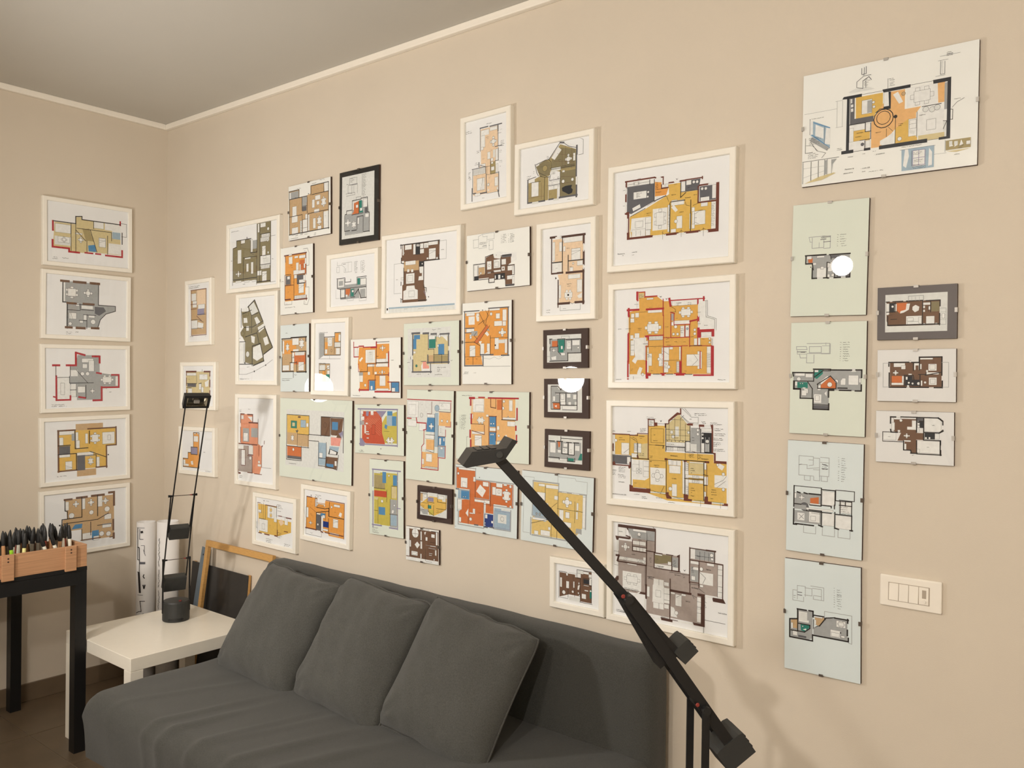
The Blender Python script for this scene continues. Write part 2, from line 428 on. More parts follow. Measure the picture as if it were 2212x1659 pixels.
DRAW = {
'L1': '''P x 240 325 430 338 430 285 480 285 480 305 830 335 840 630 540 605 530 610 370 585 370 565 225 545
R w 245 340 385 435; R e 240 450 385 545; R w 590 325 680 395; P w 690 330 830 340 825 480 755 480 755 410 690 400
P b 540 540 600 535 615 600 545 600; R a 757 420 830 490; P w 725 520 835 535 835 625 720 615
P L 490 395 550 390 590 505 520 495; R w 425 425 490 445; R w 635 470 700 560; R w 270 455 375 520
L k 5 388 340 388 585; L k 5 430 330 420 590; L k 5 440 385 560 385 620 600; L k 5 560 400 750 405 750 500; L k 5 715 455 712 620; L k 5 590 325 590 390; L k 5 530 500 530 610; L k 5 430 400 520 500
L r 16 225 320 225 400; L r 16 222 490 222 550 370 572 370 595 460 602; L r 14 515 605 580 610; L r 14 610 615 650 615; L r 16 700 630 845 635 845 590; L r 14 828 330 828 360; L k 8 230 318 430 335 430 280 485 280 485 308 640 318 830 332; L k 3 835 345 885 348 885 468 840 465
L k 8 845 430 845 530; S 215 640 70 2; S 310 650 70 1; C 450 460 500 520; C 300 460 350 515; B 640 475 695 560 n''',
'L2': '''P g 315 855 635 875 635 1075 785 1085 780 1130 700 1155 650 1200 625 1280 345 1280 355 1050 315 1040
P w 320 870 335 870 335 1040 320 1040; D 345 905 445 1015; C 500 930 580 1005; B 370 1140 435 1200 w; Q w 430 1055 460 1085; Q w 480 1075 585 1115; Q w 500 1160 530 1210; O w 585 1225 22; Q w 545 1165 600 1190; Q w 465 1210 495 1235; O w 380 1240 15
P G 600 1090 680 1090 700 1130 640 1170 600 1150
L k 5 355 1060 590 1065; L k 5 470 1065 470 1115 590 1120; L k 5 355 1115 470 1115; L k 5 500 1160 610 1160; L k 5 530 1160 530 1285; L k 5 460 1210 530 1210; L k 8 315 865 310 1045 355 1050 345 1280; L k 6 635 880 635 1075 785 1085 785 1130; L k 6 785 1130 700 1155 650 1205 625 1285
L n 20 300 855 365 858; L n 22 415 865 515 872; L n 22 565 878 637 880; L n 18 355 1055 430 1058; L n 18 500 1062 590 1066; L n 20 342 1272 392 1275; L n 22 440 1278 508 1280; L n 20 575 1280 632 1282; S 345 1315 60 2; S 420 1315 50 1''',
'L3': '''P g 365 125 525 140 515 255 660 275 655 355 540 360 530 450 360 430 360 340 310 335 210 455 215 285 310 275 310 205 345 205
R w 215 290 310 455; P w 310 235 365 235 360 280 310 275; R w 315 335 355 430; R g 430 350 540 440; Q w 395 150 480 180; Q w 445 165 485 245; Q w 400 190 435 222; O w 400 262 14; O w 437 262 14; D 535 275 625 335; Q w 240 330 270 415; Q w 365 355 420 400; C 455 370 490 405; R w 640 280 660 350
L r 14 185 200 230 202; L r 14 285 200 352 202 362 108 415 125; L r 14 475 135 525 140 520 180; L r 12 208 280 208 455 312 455 315 425; L r 12 505 255 535 260; L r 12 615 270 665 275 655 360 540 355; L r 14 540 360 528 455 480 450; L r 12 375 432 420 438; L r 10 190 430 210 435; L k 4 305 280 310 330 480 345; L k 4 205 205 200 280; L k 4 310 210 305 280; L k 4 355 340 355 430; L k 4 425 345 420 440; L k 4 310 380 355 380; L k 3 355 235 440 330; S 175 490 110 2; S 550 372 40 1; S 590 395 30 1''',
'L4': '''P y 220 680 640 660 645 780 575 790 575 940 225 980
R u 350 630 550 665; R u 360 965 500 1000; R w 230 685 340 705; R G 225 795 310 850; R w 230 730 260 785; B 275 905 325 960 s; R w 350 690 370 800; R w 355 750 380 805; D 460 695 525 770; Q w 545 690 635 770; Q w 585 710 605 745; R w 360 840 480 860; R G 360 860 420 965; D 440 875 480 925; R w 500 870 525 940; R w 225 855 310 870; R g 320 700 345 750; R w 420 700 440 770
L n 12 222 680 222 980; L n 10 220 680 345 675; L n 10 440 665 640 655; L n 10 645 650 648 780 575 790 575 945; L n 10 222 978 360 965; L n 10 500 945 578 940; L k 6 345 680 348 810 440 800; L k 6 222 790 310 795; L k 6 222 855 355 845 360 965; L k 6 450 680 455 770; L k 5 420 860 500 855 500 940; L k 5 455 830 575 870; S 215 1015 100 1; O k 588 853 4''',
'L5': '''P u 275 1185 630 1130 630 1450 395 1480 390 1400 320 1400 255 1390 250 1335 290 1325
P b 345 1365 400 1355 395 1390 320 1395; R b 470 1410 520 1470; R w 480 1450 520 1475; R w 275 1200 300 1260; R w 395 1175 420 1250; R w 510 1155 545 1230; C 330 1195 375 1235; C 440 1180 485 1225; C 545 1170 590 1210; O w 320 1300 20; O w 465 1275 16; O w 580 1250 20; R w 560 1290 610 1320; R w 545 1360 610 1380; O w 540 1430 18; O w 590 1430 18; R w 400 1430 470 1475
L n 14 270 1185 320 1178; L n 16 360 1170 430 1160; L n 16 470 1155 555 1140; L n 16 595 1130 630 1125 625 1220; L n 14 625 1330 625 1400; L n 16 628 1430 628 1460; L k 6 272 1190 275 1265 290 1270 288 1325 250 1335 250 1400; L k 6 395 1165 395 1310 290 1325; L k 6 510 1150 510 1300; L k 5 395 1480 390 1400; L k 5 260 1360 510 1335 590 1280; L k 5 460 1345 465 1440; L k 5 510 1370 610 1345; L n 8 390 1480 530 1465; L n 8 600 1455 632 1450; O k 233 1372 5''',
'F6': '''P u 145 165 260 150 240 490 150 495
R w 150 190 185 240; R p 185 165 255 265; R v 195 300 245 345; R w 150 390 195 450; R w 160 245 190 290; R w 200 270 250 298; P w 200 400 240 410 235 450 195 440
L m 5 145 165 262 150 240 495 150 497 145 165; L k 3 190 165 185 270; L m 4 145 270 190 268; L m 4 147 305 190 300; L k 4 195 345 250 340; L k 3 147 385 200 385 240 400; L m 5 190 355 225 390; L k 3 150 450 240 450; S 125 140 90 2; S 140 510 30 1; S 255 505 20 1; S 245 330 22 2''',
'F7': '''P x 110 770 290 768 290 972 110 970
R w 115 780 185 800; R G 120 858 185 885; R w 125 895 155 930; P w 250 850 280 830 275 880 255 885; R w 115 930 180 960; R w 210 790 270 830; Q w 207 860 225 905; Q w 222 885 240 925; R w 250 930 285 965
L m 12 112 770 185 770; L m 12 245 770 290 770; L m 10 113 770 113 795; L m 10 113 820 113 870; L m 10 113 910 113 970; L m 12 288 770 288 800; L m 12 288 835 288 880; L m 12 288 915 288 975; L m 10 265 972 290 972; L k 4 115 858 190 856 190 800; L k 4 230 770 230 755; L k 4 205 860 225 855 225 925; L k 4 115 890 150 890
T 130 830 12 letto; T 235 800 10 ingresso''',
'F8': '''P o 165 1225 208 1228 208 1490 90 1475 90 1415 125 1420 125 1370 165 1375
R w 168 1250 200 1295; R v 148 1335 195 1390; R w 90 1455 130 1475; P w 145 1440 160 1435 165 1465 150 1465; R w 90 1425 105 1460; R w 172 1228 182 1238; R w 195 1228 205 1238
L k 5 165 1225 208 1225 208 1490 88 1478 88 1415 125 1418 125 1372 147 1375; L k 5 165 1225 165 1330; L k 5 147 1332 195 1335 195 1390 147 1385 147 1332; S 240 1372 20 1; S 255 1513 40 1; L e 2 215 1215 295 1220; L e 2 215 1500 290 1510''',
'F9': '''P l 525 310 575 320 570 285 625 235 685 395 755 585 690 640 690 690 615 720 550 700 550 550 515 480 540 440 530 420
P w 520 305 575 285 580 320 530 335; P w 540 370 565 365 570 405 540 410; P w 620 370 640 360 665 400 640 425; P w 510 550 545 550 540 705 510 715; P w 685 520 715 505 730 560 700 575; P w 610 590 665 565 685 660 640 690 610 670; O e 570 640 22; R w 560 430 580 465; P w 595 500 625 510 620 560 600 550; P e 580 285 615 250 650 320 600 350; P w 645 440 690 410 700 440 655 480
O l 530 485 22; L k 6 523 300 530 440; L k 8 572 288 622 235 685 395; L k 9 695 435 755 585; L k 8 690 640 755 590; L k 8 612 725 692 690 665 560 605 580 612 725; L k 6 508 550 508 790; L k 6 508 715 610 700; L k 5 508 548 555 545; L k 5 530 340 600 310; L k 5 575 290 600 350 650 330; L k 5 600 440 680 395; L k 5 640 470 700 430; L k 6 555 510 640 480 655 560; L k 5 600 350 600 480; L k 5 545 440 600 430; L k 4 545 560 545 705; L k 2 508 790 560 785 620 768 705 720 757 680; O k 620 768 6; O k 705 722 5; O k 550 705 6; L k 3 495 522 515 520; S 512 825 75 1; S 565 735 20 1''',
'F10': '''P c 518 1085 610 1090 610 1150 650 1155 650 1310 675 1330 675 1480 660 1535 600 1525 600 1310 520 1300
P q 500 1315 575 1325 575 1400 605 1410 605 1525 500 1515
R w 520 1350 550 1470; R w 500 1315 540 1350; R g 535 1190 580 1295; R g 597 1190 645 1262; P w 570 1105 605 1100 605 1145; R w 580 1320 610 1390; O w 590 1415 14; O w 655 1445 12; R w 645 1460 670 1480; R w 522 1095 540 1125
Q w 540 1225 572 1290; L m 8 500 1305 640 1320; L m 8 518 1085 545 1087; L m 10 570 1090 608 1092 608 1150; L m 10 580 1150 645 1160; L m 8 518 1085 518 1150; L m 7 518 1185 518 1295; L k 4 648 1125 648 1315; L m 6 575 1325 575 1390 610 1395; L m 5 655 1325 655 1400; L m 6 675 1330 675 1480; L m 12 500 1500 500 1525 515 1525; L m 6 500 1310 500 1480; L m 7 570 1522 605 1527; L m 5 620 1532 675 1538; L m 5 520 1350 552 1350 550 1470 522 1470 520 1350; L m 6 605 1405 605 1525; L k 2 670 1485 745 1492; P m 672 1325 685 1320 680 1335; L m 6 695 1288 693 1310; S 510 1055 22 2; S 575 1050 22 1; S 508 1545 28 2; L m 5 600 1400 570 1395''',
'F24': '''P y 265 310 450 325 455 470 595 465 595 605 455 640 450 635 300 620 275 600
R w 360 335 425 465; R w 275 460 360 600; R w 455 435 595 460; P y 455 470 595 470 595 600 455 580; R w 530 455 560 530; P p 470 490 500 470 525 510 490 535; R w 425 350 450 500; R w 270 370 295 405; L y 8 360 330 450 340
Q w 305 510 330 570; O w 392 375 22; O w 392 430 22; R y 385 360 400 392; R y 385 415 400 447; L k 4 340 330 340 470 275 470; L m 6 260 300 290 305; L m 8 340 325 450 335; L m 8 470 435 500 440; L m 10 545 455 595 460; L m 10 270 600 300 605; L m 12 330 615 375 625; L m 12 430 632 455 638 455 580; L m 8 525 590 560 597; L k 4 262 305 275 600; L k 4 455 470 455 580; L k 4 450 330 455 450; L k 3 300 310 300 400 270 400; L k 3 320 305 320 470; S 455 325 60 3; S 460 385 50 1; S 345 660 70 3; S 455 600 55 4; S 525 715 70 3; S 345 285 40 1; S 245 490 18 5; P k 318 280 330 280 324 292; T 375 530 10 soggiorno; T 375 545 10 pranzo; T 510 560 10 letto''',
'F25': '''P o 750 240 855 250 850 300 930 310 935 285 1125 325 1110 665 970 605 955 600 740 560
R w 740 345 765 450; R w 850 305 930 345; Q o 860 315 920 345; R G 845 405 890 585; R w 850 405 885 425; R b 890 405 935 450; R B 910 485 965 555; R w 910 560 960 590; R w 905 425 930 460; Q w 1020 320 1080 355; O w 997 348 12; P w 1065 435 1080 400 1100 412 1092 452; B 1012 465 1060 560 n; R w 980 600 1070 640; C 770 480 805 525; R w 835 265 850 345; R w 895 435 910 590; O w 860 520 12
L k 6 750 240 740 560; L k 7 850 255 850 350 930 350 970 360 970 440 1120 470; L m 7 940 280 1125 325 1110 665; L k 7 845 400 970 390; L k 6 845 400 840 580; L k 6 968 460 965 600; L k 5 935 400 935 480; L k 6 975 300 972 440; L k 5 890 450 885 590; L m 12 738 550 845 575; L m 12 890 590 910 600; L m 10 930 600 1110 668; L m 10 750 240 800 245; L m 8 835 250 835 340; L k 3 740 562 735 610 895 645 895 600; L k 2 780 345 845 400; T 785 415 12 soggiorno; T 795 430 10 pranzo; T 1025 400 12 letto; T 890 385 9 disimpegno; T 860 330 9 cucina; T 785 295 9 ingresso; S 835 225 70 3; S 1050 700 40 1; S 785 600 25 1; P k 788 225 800 225 794 238''',
'F1': '''P l 385 680 515 665 515 1250 380 1250 375 1230 150 1235 150 930 185 915 185 855 310 835 325 870 385 840
R w 390 690 405 770; R w 415 685 465 715; O w 490 735 16; H 425 790 505 815; H 415 825 500 850; B 432 905 465 990 n; O w 485 850 10; R w 320 840 340 960; R g 340 850 380 925; R w 415 1000 510 1090; R e 440 1020 500 1060; H 420 1090 505 1115; B 432 1150 475 1240 n; R w 385 1145 425 1185; R w 195 945 230 1070; R w 325 1060 345 1170; R w 280 1075 300 1150; C 175 1150 230 1200; R w 228 850 265 875; Q w 440 1000 470 1020; O w 490 965 12; R w 265 1015 320 1025
L k 7 185 855 325 835; L k 7 383 680 383 960 320 965 315 840; L k 7 515 665 512 1250; L k 7 185 855 185 915 150 930 150 1235; L k 7 150 1235 380 1245; L k 5 250 1015 250 1240; L k 6 410 690 410 1250; L k 5 410 1000 512 990; L k 5 410 1085 512 1080; L k 5 410 790 515 780; L k 5 250 1020 380 1010 380 1250; L k 8 380 1252 512 1250; L k 6 145 1245 145 1285; L k 6 378 1250 378 1275; L k 2 515 805 560 805; L k 2 515 1250 560 1248; L k 3 515 660 558 652; L k 10 285 820 285 840; R w 175 1245 230 1255; R w 260 1240 310 1250; R w 335 1232 370 1245; S 135 770 80 1; S 245 1275 25 1; S 525 1028 25 1; S 225 890 20 1; S 335 985 30 1; S 130 1050 15 1''',
'F2': '''P u 692 382 790 365 790 435 870 425 870 410 900 395 905 320 1075 285 1075 725 695 795
P w 1030 290 1075 285 1075 370 1035 380; P w 1025 570 1078 560 1078 725 1028 732; R g 820 430 865 480; R g 818 480 862 520; R G 820 525 862 560; R g 710 385 785 440; R w 695 390 712 455; Q w 945 415 995 450; Q w 915 455 940 530; Q w 960 470 985 500; D 1005 430 1050 515; R w 725 525 765 610; R w 720 620 775 670; Q w 720 730 780 790; D 965 615 1005 695; Q w 925 635 950 730; Q w 850 595 870 645; Q w 825 650 870 720; R w 875 600 890 755; R w 935 550 985 575; Q w 970 710 1005 735; R w 825 730 870 770; H 800 660 818 790
L k 7 692 380 790 362 790 435 868 425; L k 7 695 382 698 455 790 440; L k 7 697 455 695 800; L k 8 695 797 1080 728; L k 6 695 625 820 605; L k 6 818 435 818 560; L k 6 868 428 870 580; L k 7 905 410 905 320 1075 285; L k 6 915 405 1075 375; L k 6 1030 290 1035 375; L k 7 1075 285 1078 735; L k 6 875 590 1075 560; L k 5 1025 565 1028 735; L k 5 875 590 875 760; L k 5 820 600 820 790; L k 4 820 520 865 515; L k 4 820 650 870 645; T 745 500 11 letto; T 950 530 11 soggiorno; T 955 605 10 cucina; T 740 710 11 letto; T 965 355 10 studio; T 1040 610 9 balcone; S 770 350 40 1; S 915 300 45 1; S 990 265 70 1; S 695 838 110 1; S 755 805 40 1; S 840 790 40 1; S 935 780 25 2; S 740 440 30 1; P k 875 395 888 393 882 404''',
'F3': '''R e 1207 240 1514 794; P g 1235 600 1300 585 1300 565 1370 470 1450 440 1470 580 1470 760 1235 760
P O 1320 490 1370 465 1370 585 1300 595 1320 570; P t 1372 462 1398 458 1400 520 1410 575 1372 588; R w 1305 470 1320 555; Q w 1410 450 1450 520; R G 1425 530 1450 580; R w 1430 590 1465 620; C 1235 650 1290 710; D 1300 665 1340 725; R w 1340 505 1362 530; R w 1380 535 1400 560; Q w 1355 630 1370 690
L k 7 1235 600 1250 600 1250 565 1305 565 1305 465 1390 460 1390 440 1452 438 1452 570 1470 575 1470 762; L k 6 1370 470 1370 590 1300 595; L k 6 1350 740 1348 620 1410 615 1412 755; L k 7 1232 610 1232 762 1280 755; L k 5 1372 588 1412 580; L k 8 1300 755 1345 748; L k 8 1412 765 1470 755; L k 2 1232 770 1235 800 1405 790 1405 765; L k 2 1342 455 1342 432 1390 430 1390 440; L G 3 1280 250 1350 235 1350 300 1280 305 1280 250; L G 3 1250 310 1265 305 1265 390 1300 395 1300 315 1355 300; L G 3 1245 400 1330 385 1330 405 1245 418; L G 2 1265 315 1355 310 1355 390; L G 2 1320 320 1320 385; S 1290 255 35 3; L G 3 1402 205 1402 410; S 1408 210 35 15''',
'F4': '''P o 655 1000 855 975 850 1170 735 1175 700 1180 655 1185; P o 660 1185 740 1180 850 1170 855 1420 655 1425; P O 795 1040 855 1030 850 1170 800 1170
R G 660 1195 705 1275; R G 770 1185 845 1265; R w 690 1010 725 1075; R w 760 1065 785 1170; R w 735 1140 785 1175; R w 790 995 850 1015; R w 745 1002 780 1018; B 785 1270 835 1355 n; H 745 1385 850 1415; R w 675 1200 700 1225; R w 740 1185 768 1215; R w 795 1080 805 1160; R w 790 1230 845 1258; Q O 805 1090 830 1140; R w 830 1185 850 1235; R w 835 1070 848 1115; R o 655 1290 735 1415; R w 785 1140 845 1165
L m 12 648 1000 860 970; L m 8 655 1010 660 1060; L m 9 855 975 855 1015; L m 9 858 1080 855 1175; L m 9 855 1240 855 1300; L m 10 860 1380 860 1425; L m 14 655 1425 705 1425; L m 14 740 1425 865 1418; L m 8 652 1190 655 1425; L k 5 655 1185 710 1180 710 1280 655 1282; L k 6 740 1190 740 1420; L k 5 770 1180 850 1170; L k 5 770 1180 770 1265 850 1262; L m 6 655 1290 735 1285; L k 3 830 930 870 925 885 965 875 1090 860 1095; L k 3 865 1300 885 1300 890 1420 870 1470 835 1465 840 1430; L k 3 650 1440 650 1475 720 1475 718 1430; R w 690 985 720 995; R w 845 1020 862 1075; T 705 1095 14 soggiorno; T 715 1112 12 pranzo; T 810 1060 10 cucina; T 680 1350 13 letto; T 785 1340 12 letto; T 795 1222 10 bagno; T 730 1255 10 disimp.; T 665 1465 10 balcone; T 840 950 9 balcone; T 845 1450 9 balcone; S 655 1502 110 1; S 615 1250 25 1; S 640 1155 10 1; T 675 1250 9 bagno''',
'F5': '''P g 1160 1230 1235 1225 1235 1280 1350 1275 1350 1215 1440 1215 1440 1400 1190 1410 1190 1330 1160 1310
R w 1165 1230 1225 1300; R g 1175 1245 1215 1285; P O 1240 1320 1285 1315 1280 1365 1260 1395 1240 1390; P t 1355 1215 1380 1215 1380 1275 1355 1280; P t 1290 1320 1318 1320 1318 1390 1290 1390; R w 1385 1220 1438 1275; R w 1240 1375 1260 1395; R w 1370 1310 1440 1400; R g 1380 1320 1430 1395; R w 1300 1330 1318 1350; R w 1195 1330 1230 1400
L k 6 1155 1222 1235 1220 1235 1255 1290 1252 1292 1225; L k 6 1158 1222 1158 1315 1190 1325 1188 1412 1240 1410; L k 6 1350 1280 1350 1205 1442 1212; L k 5 1440 1215 1440 1405; L k 6 1290 1400 1330 1400; L k 5 1235 1315 1440 1305; L k 6 1190 1320 1235 1318 1235 1410; L k 5 1285 1315 1285 1395; L k 5 1322 1315 1322 1395; L k 9 1330 1370 1365 1320 1385 1400; L k 8 1385 1405 1440 1402; L g 2 1145 1330 1140 1415 1185 1415; L g 3 1255 1405 1255 1435 1315 1435 1315 1405; L g 3 1372 1405 1370 1435 1440 1430 1440 1405; L g 3 1160 1060 1160 1095 1205 1095 1205 1070 1300 1055; L g 3 1155 1110 1180 1110 1180 1160 1155 1160 1155 1110; L g 3 1205 1090 1230 1110 1225 1160 1300 1155 1300 1060; L G 4 1215 1080 1240 1078; L G 4 1240 1120 1240 1150; L g 2 1265 1060 1265 1155; L g 3 1325 1055 1325 1145; S 1332 1055 30 8; L g 3 1388 1050 1388 1140; S 1395 1048 35 8''',
'F11': '''P u 430 410 500 405 500 395 620 395 620 660 545 660 430 655
R o 435 420 540 520; R O 525 520 615 600; R w 435 420 447 520; R w 510 400 560 450; D 565 405 600 475; D 460 440 485 500; R w 510 510 525 590; R e 530 508 605 530; B 558 585 600 650 n; R w 495 590 520 650; R w 435 610 485 650; R w 508 540 522 555; R w 515 485 560 500
L k 10 500 395 620 392; L k 10 615 395 615 420; L k 8 428 405 500 405; L k 7 430 405 430 500; L k 8 430 550 430 660 520 660; L k 9 545 662 620 665; L k 9 615 500 615 665; L k 5 505 500 505 585 495 590 490 655; L k 7 500 505 615 500; L k 6 545 580 545 660; L k 5 490 590 545 590; L k 5 518 660 518 705; L k 3 505 550 525 550; T 455 435 8 cucina; T 530 455 8 soggiorno; T 565 560 9 letto; T 455 565 8 ingresso; S 430 715 100 2; S 458 360 20 1; S 525 685 25 1; S 510 625 20 1''',
'F12': '''P g 720 360 760 362 760 530 720 560; P u 760 395 840 390 840 355 885 358 885 530 760 528
R w 785 395 820 460; R e 840 430 885 470; R o 845 360 872 430; R o 765 430 785 525; Q w 795 405 812 445; R w 765 485 782 520; O u 815 495 10; R w 850 475 880 525; R w 870 370 885 420; L k 5 760 390 840 388 840 355 887 355 885 530 758 530 760 390; L k 4 838 390 838 520; L k 3 840 430 885 430; L k 4 840 470 885 470; L k 2 718 358 718 560 885 560; S 720 356 100 1; L g 3 800 530 800 560
P u 720 600 800 600 800 735 720 735; R e 722 605 765 650; R e 722 680 745 725; R t 772 680 800 735; R w 780 610 798 640; R o 745 650 770 730; L k 4 718 598 802 598 802 735 718 735 718 598; L k 4 720 650 765 650 770 735; L k 3 765 645 800 620; R w 782 650 800 680; S 718 595 80 2''',
'F13': '''P o 1030 470 1060 470 1065 470 1165 470 1165 445 1265 440 1260 745 1270 800 1035 800 1030 660 1020 600 1025 550
R w 990 470 1018 545; R w 1080 490 1155 590; R e 1095 505 1140 580; R w 1160 560 1255 585; R w 1095 600 1150 620; R w 1160 595 1255 620; R w 1190 690 1235 770 ; C 1190 455 1235 495; P w 1030 570 1052 545 1060 555 1038 585; R w 1035 670 1060 740; R g 1030 665 1060 690; R b 1110 730 1155 805; R b 1280 740 1340 815; R w 1285 785 1310 815; R w 1240 515 1255 580; R w 1165 790 1260 805; C 1185 645 1235 680; O w 1078 765 12; R w 1120 770 1135 800; R w 1098 660 1115 685; R w 1150 660 1168 680
L r 8 988 430 990 470 1025 470; L r 8 990 545 1025 548; L r 10 1030 462 1065 465; L r 8 1062 470 1125 465; L r 14 1125 470 1165 470 1162 430; L r 10 1260 505 1260 620; L r 10 1262 670 1260 690; L r 8 1255 740 1280 742; L r 12 1030 802 1105 808; L r 14 1155 815 1280 818; L r 8 1102 730 1100 800; L r 7 990 470 990 545; L m 6 1095 600 1165 598; L m 6 1165 475 1165 600; L k 5 1030 660 1095 660 1095 600; L k 6 1160 590 1260 588; L m 6 1160 685 1260 680; L m 6 1155 685 1155 800; L m 7 1278 740 1342 742 1340 820 1280 818 1280 740; L k 4 1165 430 1265 430; L k 4 1140 600 1140 680; L m 6 1105 725 1160 722; L r 6 1025 600 1030 660; L r 7 1033 790 1033 815; S 982 845 80 1; S 1280 570 25 1; S 1165 540 22 1; T 1110 510 11 soggiorno; T 1115 525 10 pranzo; T 1290 780 9 bagno; T 1045 645 8 ingresso''',
'F14': '''P e 465 950 915 965 905 1440 455 1380
P y 470 995 640 1000 640 1240 470 1235; R u 470 1130 550 1230; P O 470 1235 580 1240 580 1345 470 1335; P u 550 1145 640 1150 635 1245 550 1240
P n 735 1010 805 1020 805 1160 735 1155; P n 810 1020 908 1025 890 1190 810 1150; P i 810 1170 890 1160 880 1240 810 1230; P a 712 1210 775 1215 770 1390 712 1390; P a 800 1240 875 1240 860 1310 795 1310; P n 770 1320 865 1325 855 1420 765 1395; P e 645 1150 800 1165 800 1200 640 1190
Q t 500 1040 545 1100; R x 510 1055 530 1085; Q a 575 1035 615 1095; R b 820 1050 865 1115; D 500 1150 522 1200; R u 580 1170 620 1200; R G 470 1310 578 1345; O w 518 1265 12; R w 620 1060 635 1090; R w 720 1290 745 1330; R b 775 1375 830 1405; R w 840 1355 855 1395; R a 715 1335 760 1385; O n 765 1075 18; P v 890 1130 905 1120 905 1180; P v 870 1140 895 1130 890 1180
P w 820 1155 860 1150 850 1175; P k 800 1260 865 1285 860 1310 790 1290; P w 805 1265 855 1288 850 1305 800 1290; P G 535 1115 560 1115 545 1135
L k 5 468 992 642 998 642 1150; L k 5 468 992 465 1340 580 1348 580 1240; L k 5 468 1235 640 1240; L k 6 735 1010 910 1020 885 1290; L k 6 735 1010 735 1160; L k 5 808 1020 805 1160; L k 5 640 1148 800 1165; L k 5 640 1195 715 1205 708 1390 765 1398; L k 5 775 1210 765 1395 858 1425 870 1310; L k 4 550 1110 550 1240; L k 4 635 1150 635 1255; L k 4 555 1145 640 1150; S 485 1372 70 1; L k 4 715 1330 770 1330; R n 555 1005 575 1020''',
'F15': '''P R 135 235 330 235 300 295 330 525 165 525 130 500 130 400; P Y 335 280 435 240 430 520 330 525 305 430 310 340
P v 250 232 345 232 300 295; R a 345 275 395 365; R b 350 235 395 275; R b 392 280 430 365; P b 330 350 352 360 345 395 325 380; R g 110 320 150 355; R w 115 230 140 260; R w 160 335 182 350; P v 110 470 130 470 155 510 150 540 110 535; D 340 465 410 520; R w 175 235 185 275; R w 205 230 230 270; R w 120 280 150 315; R w 150 355 165 430; P v 165 235 190 240 185 280 165 275
L v 12 95 215 440 222; L v 10 438 225 430 545; L v 12 108 520 430 545; L v 8 115 220 110 530; L c 1.6 138 300 288 450; L c 1.6 175 300 138 337; L c 1.6 175 300 225 250; L c 1.6 158 300 295 437; L c 1.6 190 300 138 352; L c 1.6 190 300 240 250; L c 1.6 178 300 295 417; L c 1.6 205 300 138 367; L c 1.6 205 300 255 250; L c 1.6 198 300 295 397; L c 1.6 220 300 138 382; L c 1.6 220 300 270 250; L c 1.6 218 300 295 377; L c 1.6 235 300 138 397; L c 1.6 235 300 285 250; L c 1.6 238 300 295 357; L c 1.6 250 300 138 412; L c 1.6 250 300 295 255; L c 1.6 258 300 295 337; L c 1.6 265 300 138 427; L c 1.6 265 300 295 270; L c 1.6 278 300 295 317; L c 1.6 280 300 138 442; L c 1.6 280 300 295 285; R w 165 410 190 420; R w 165 430 195 440; R w 170 465 190 475; Q R 215 350 245 440; L k 2 320 410 370 420; S 105 575 55 2; P k 290 567 300 567 295 558; L e 3 370 560 370 575; O u 375 485 8''',
'F16': '''P Y 235 765 440 770 435 1245 370 1240 275 1235 235 1220
P L 235 790 330 790 340 920 235 920; R b 308 765 340 865; R b 400 795 435 890; R R 235 925 345 990; R x 388 895 430 1000; R b 275 1070 332 1145; R g 375 1005 435 1255; R Y 235 1005 268 1220; R x 240 985 270 1010; R w 235 765 290 780; O w 365 800 10; O w 400 1110 16; O w 415 1215 12; O w 305 1022 14; O w 412 1060 10; P Y 290 1180 370 1150 370 1240 290 1235; R w 390 1100 405 1130; R a 380 1140 435 1240
L v 12 220 742 465 768; L v 10 440 775 435 1270; L v 12 225 745 225 890; L v 12 225 935 225 1245; L v 12 220 1225 300 1240; L v 12 370 1255 435 1268; L v 8 435 1085 465 1085; L k 4 388 890 435 895; L k 4 235 905 330 915; L k 4 375 1005 375 1240; L k 4 345 925 345 1030; L k 4 370 1135 440 1140; L k 3 385 895 385 1000; L k 3 270 1000 270 1220; L k 3 235 1100 268 1105; L e 4 440 850 465 850 460 1080; S 220 1250 60 4; L e 3 330 1270 330 1290''',
'F17': '''P e 525 135 910 155 905 230 800 240 860 380 860 640 795 640 690 340 610 340 605 300 525 290
R w 530 145 620 290; P e 625 150 740 155 740 260 690 330 625 330; P s 805 245 905 240 905 370 800 365; P b 700 290 768 285 765 420 690 415; P a 768 250 798 250 795 550 765 550; R w 805 165 900 225; R b 797 455 855 540; R a 797 545 858 640; P s 690 480 760 485 755 575 690 570; P s 655 590 792 600 790 740 655 715; R w 690 605 740 680; O a 785 210 28; R w 540 175 600 270; O e 650 270 18; R w 700 260 765 290; R w 680 440 765 480; R w 685 570 750 595; H 680 715 790 740; C 715 340 755 395; O w 828 320 12; O w 875 325 12; P w 660 530 690 520 690 570 665 565; R w 650 650 670 700; R e 800 365 860 460; R w 630 340 690 410; R w 530 310 605 370; R w 805 470 820 530; R w 840 470 850 500; R w 815 550 835 570
L r 8 520 130 910 155; L r 6 522 132 515 290; L r 10 515 295 560 295; L r 10 605 295 610 335 690 340; L r 6 907 160 905 240; L r 6 905 330 903 375 860 372; L r 6 860 400 860 460; L r 7 858 540 858 648 795 642; L r 8 665 400 690 395 690 345; L r 7 672 405 668 520 650 545 648 580; L r 8 652 590 648 735 795 755 795 645; L r 8 645 735 690 742; L k 4 765 260 762 590; L k 4 797 360 795 640; L k 4 690 440 765 442; L k 4 690 575 760 600; L m 5 800 240 905 235; L m 5 795 455 858 455; L m 5 795 540 858 545; L m 5 740 155 740 260 700 265; T 648 180 10 pranzo; S 820 175 30 2; T 715 310 9 studio; S 815 390 8 3; T 745 650 9 letto''',
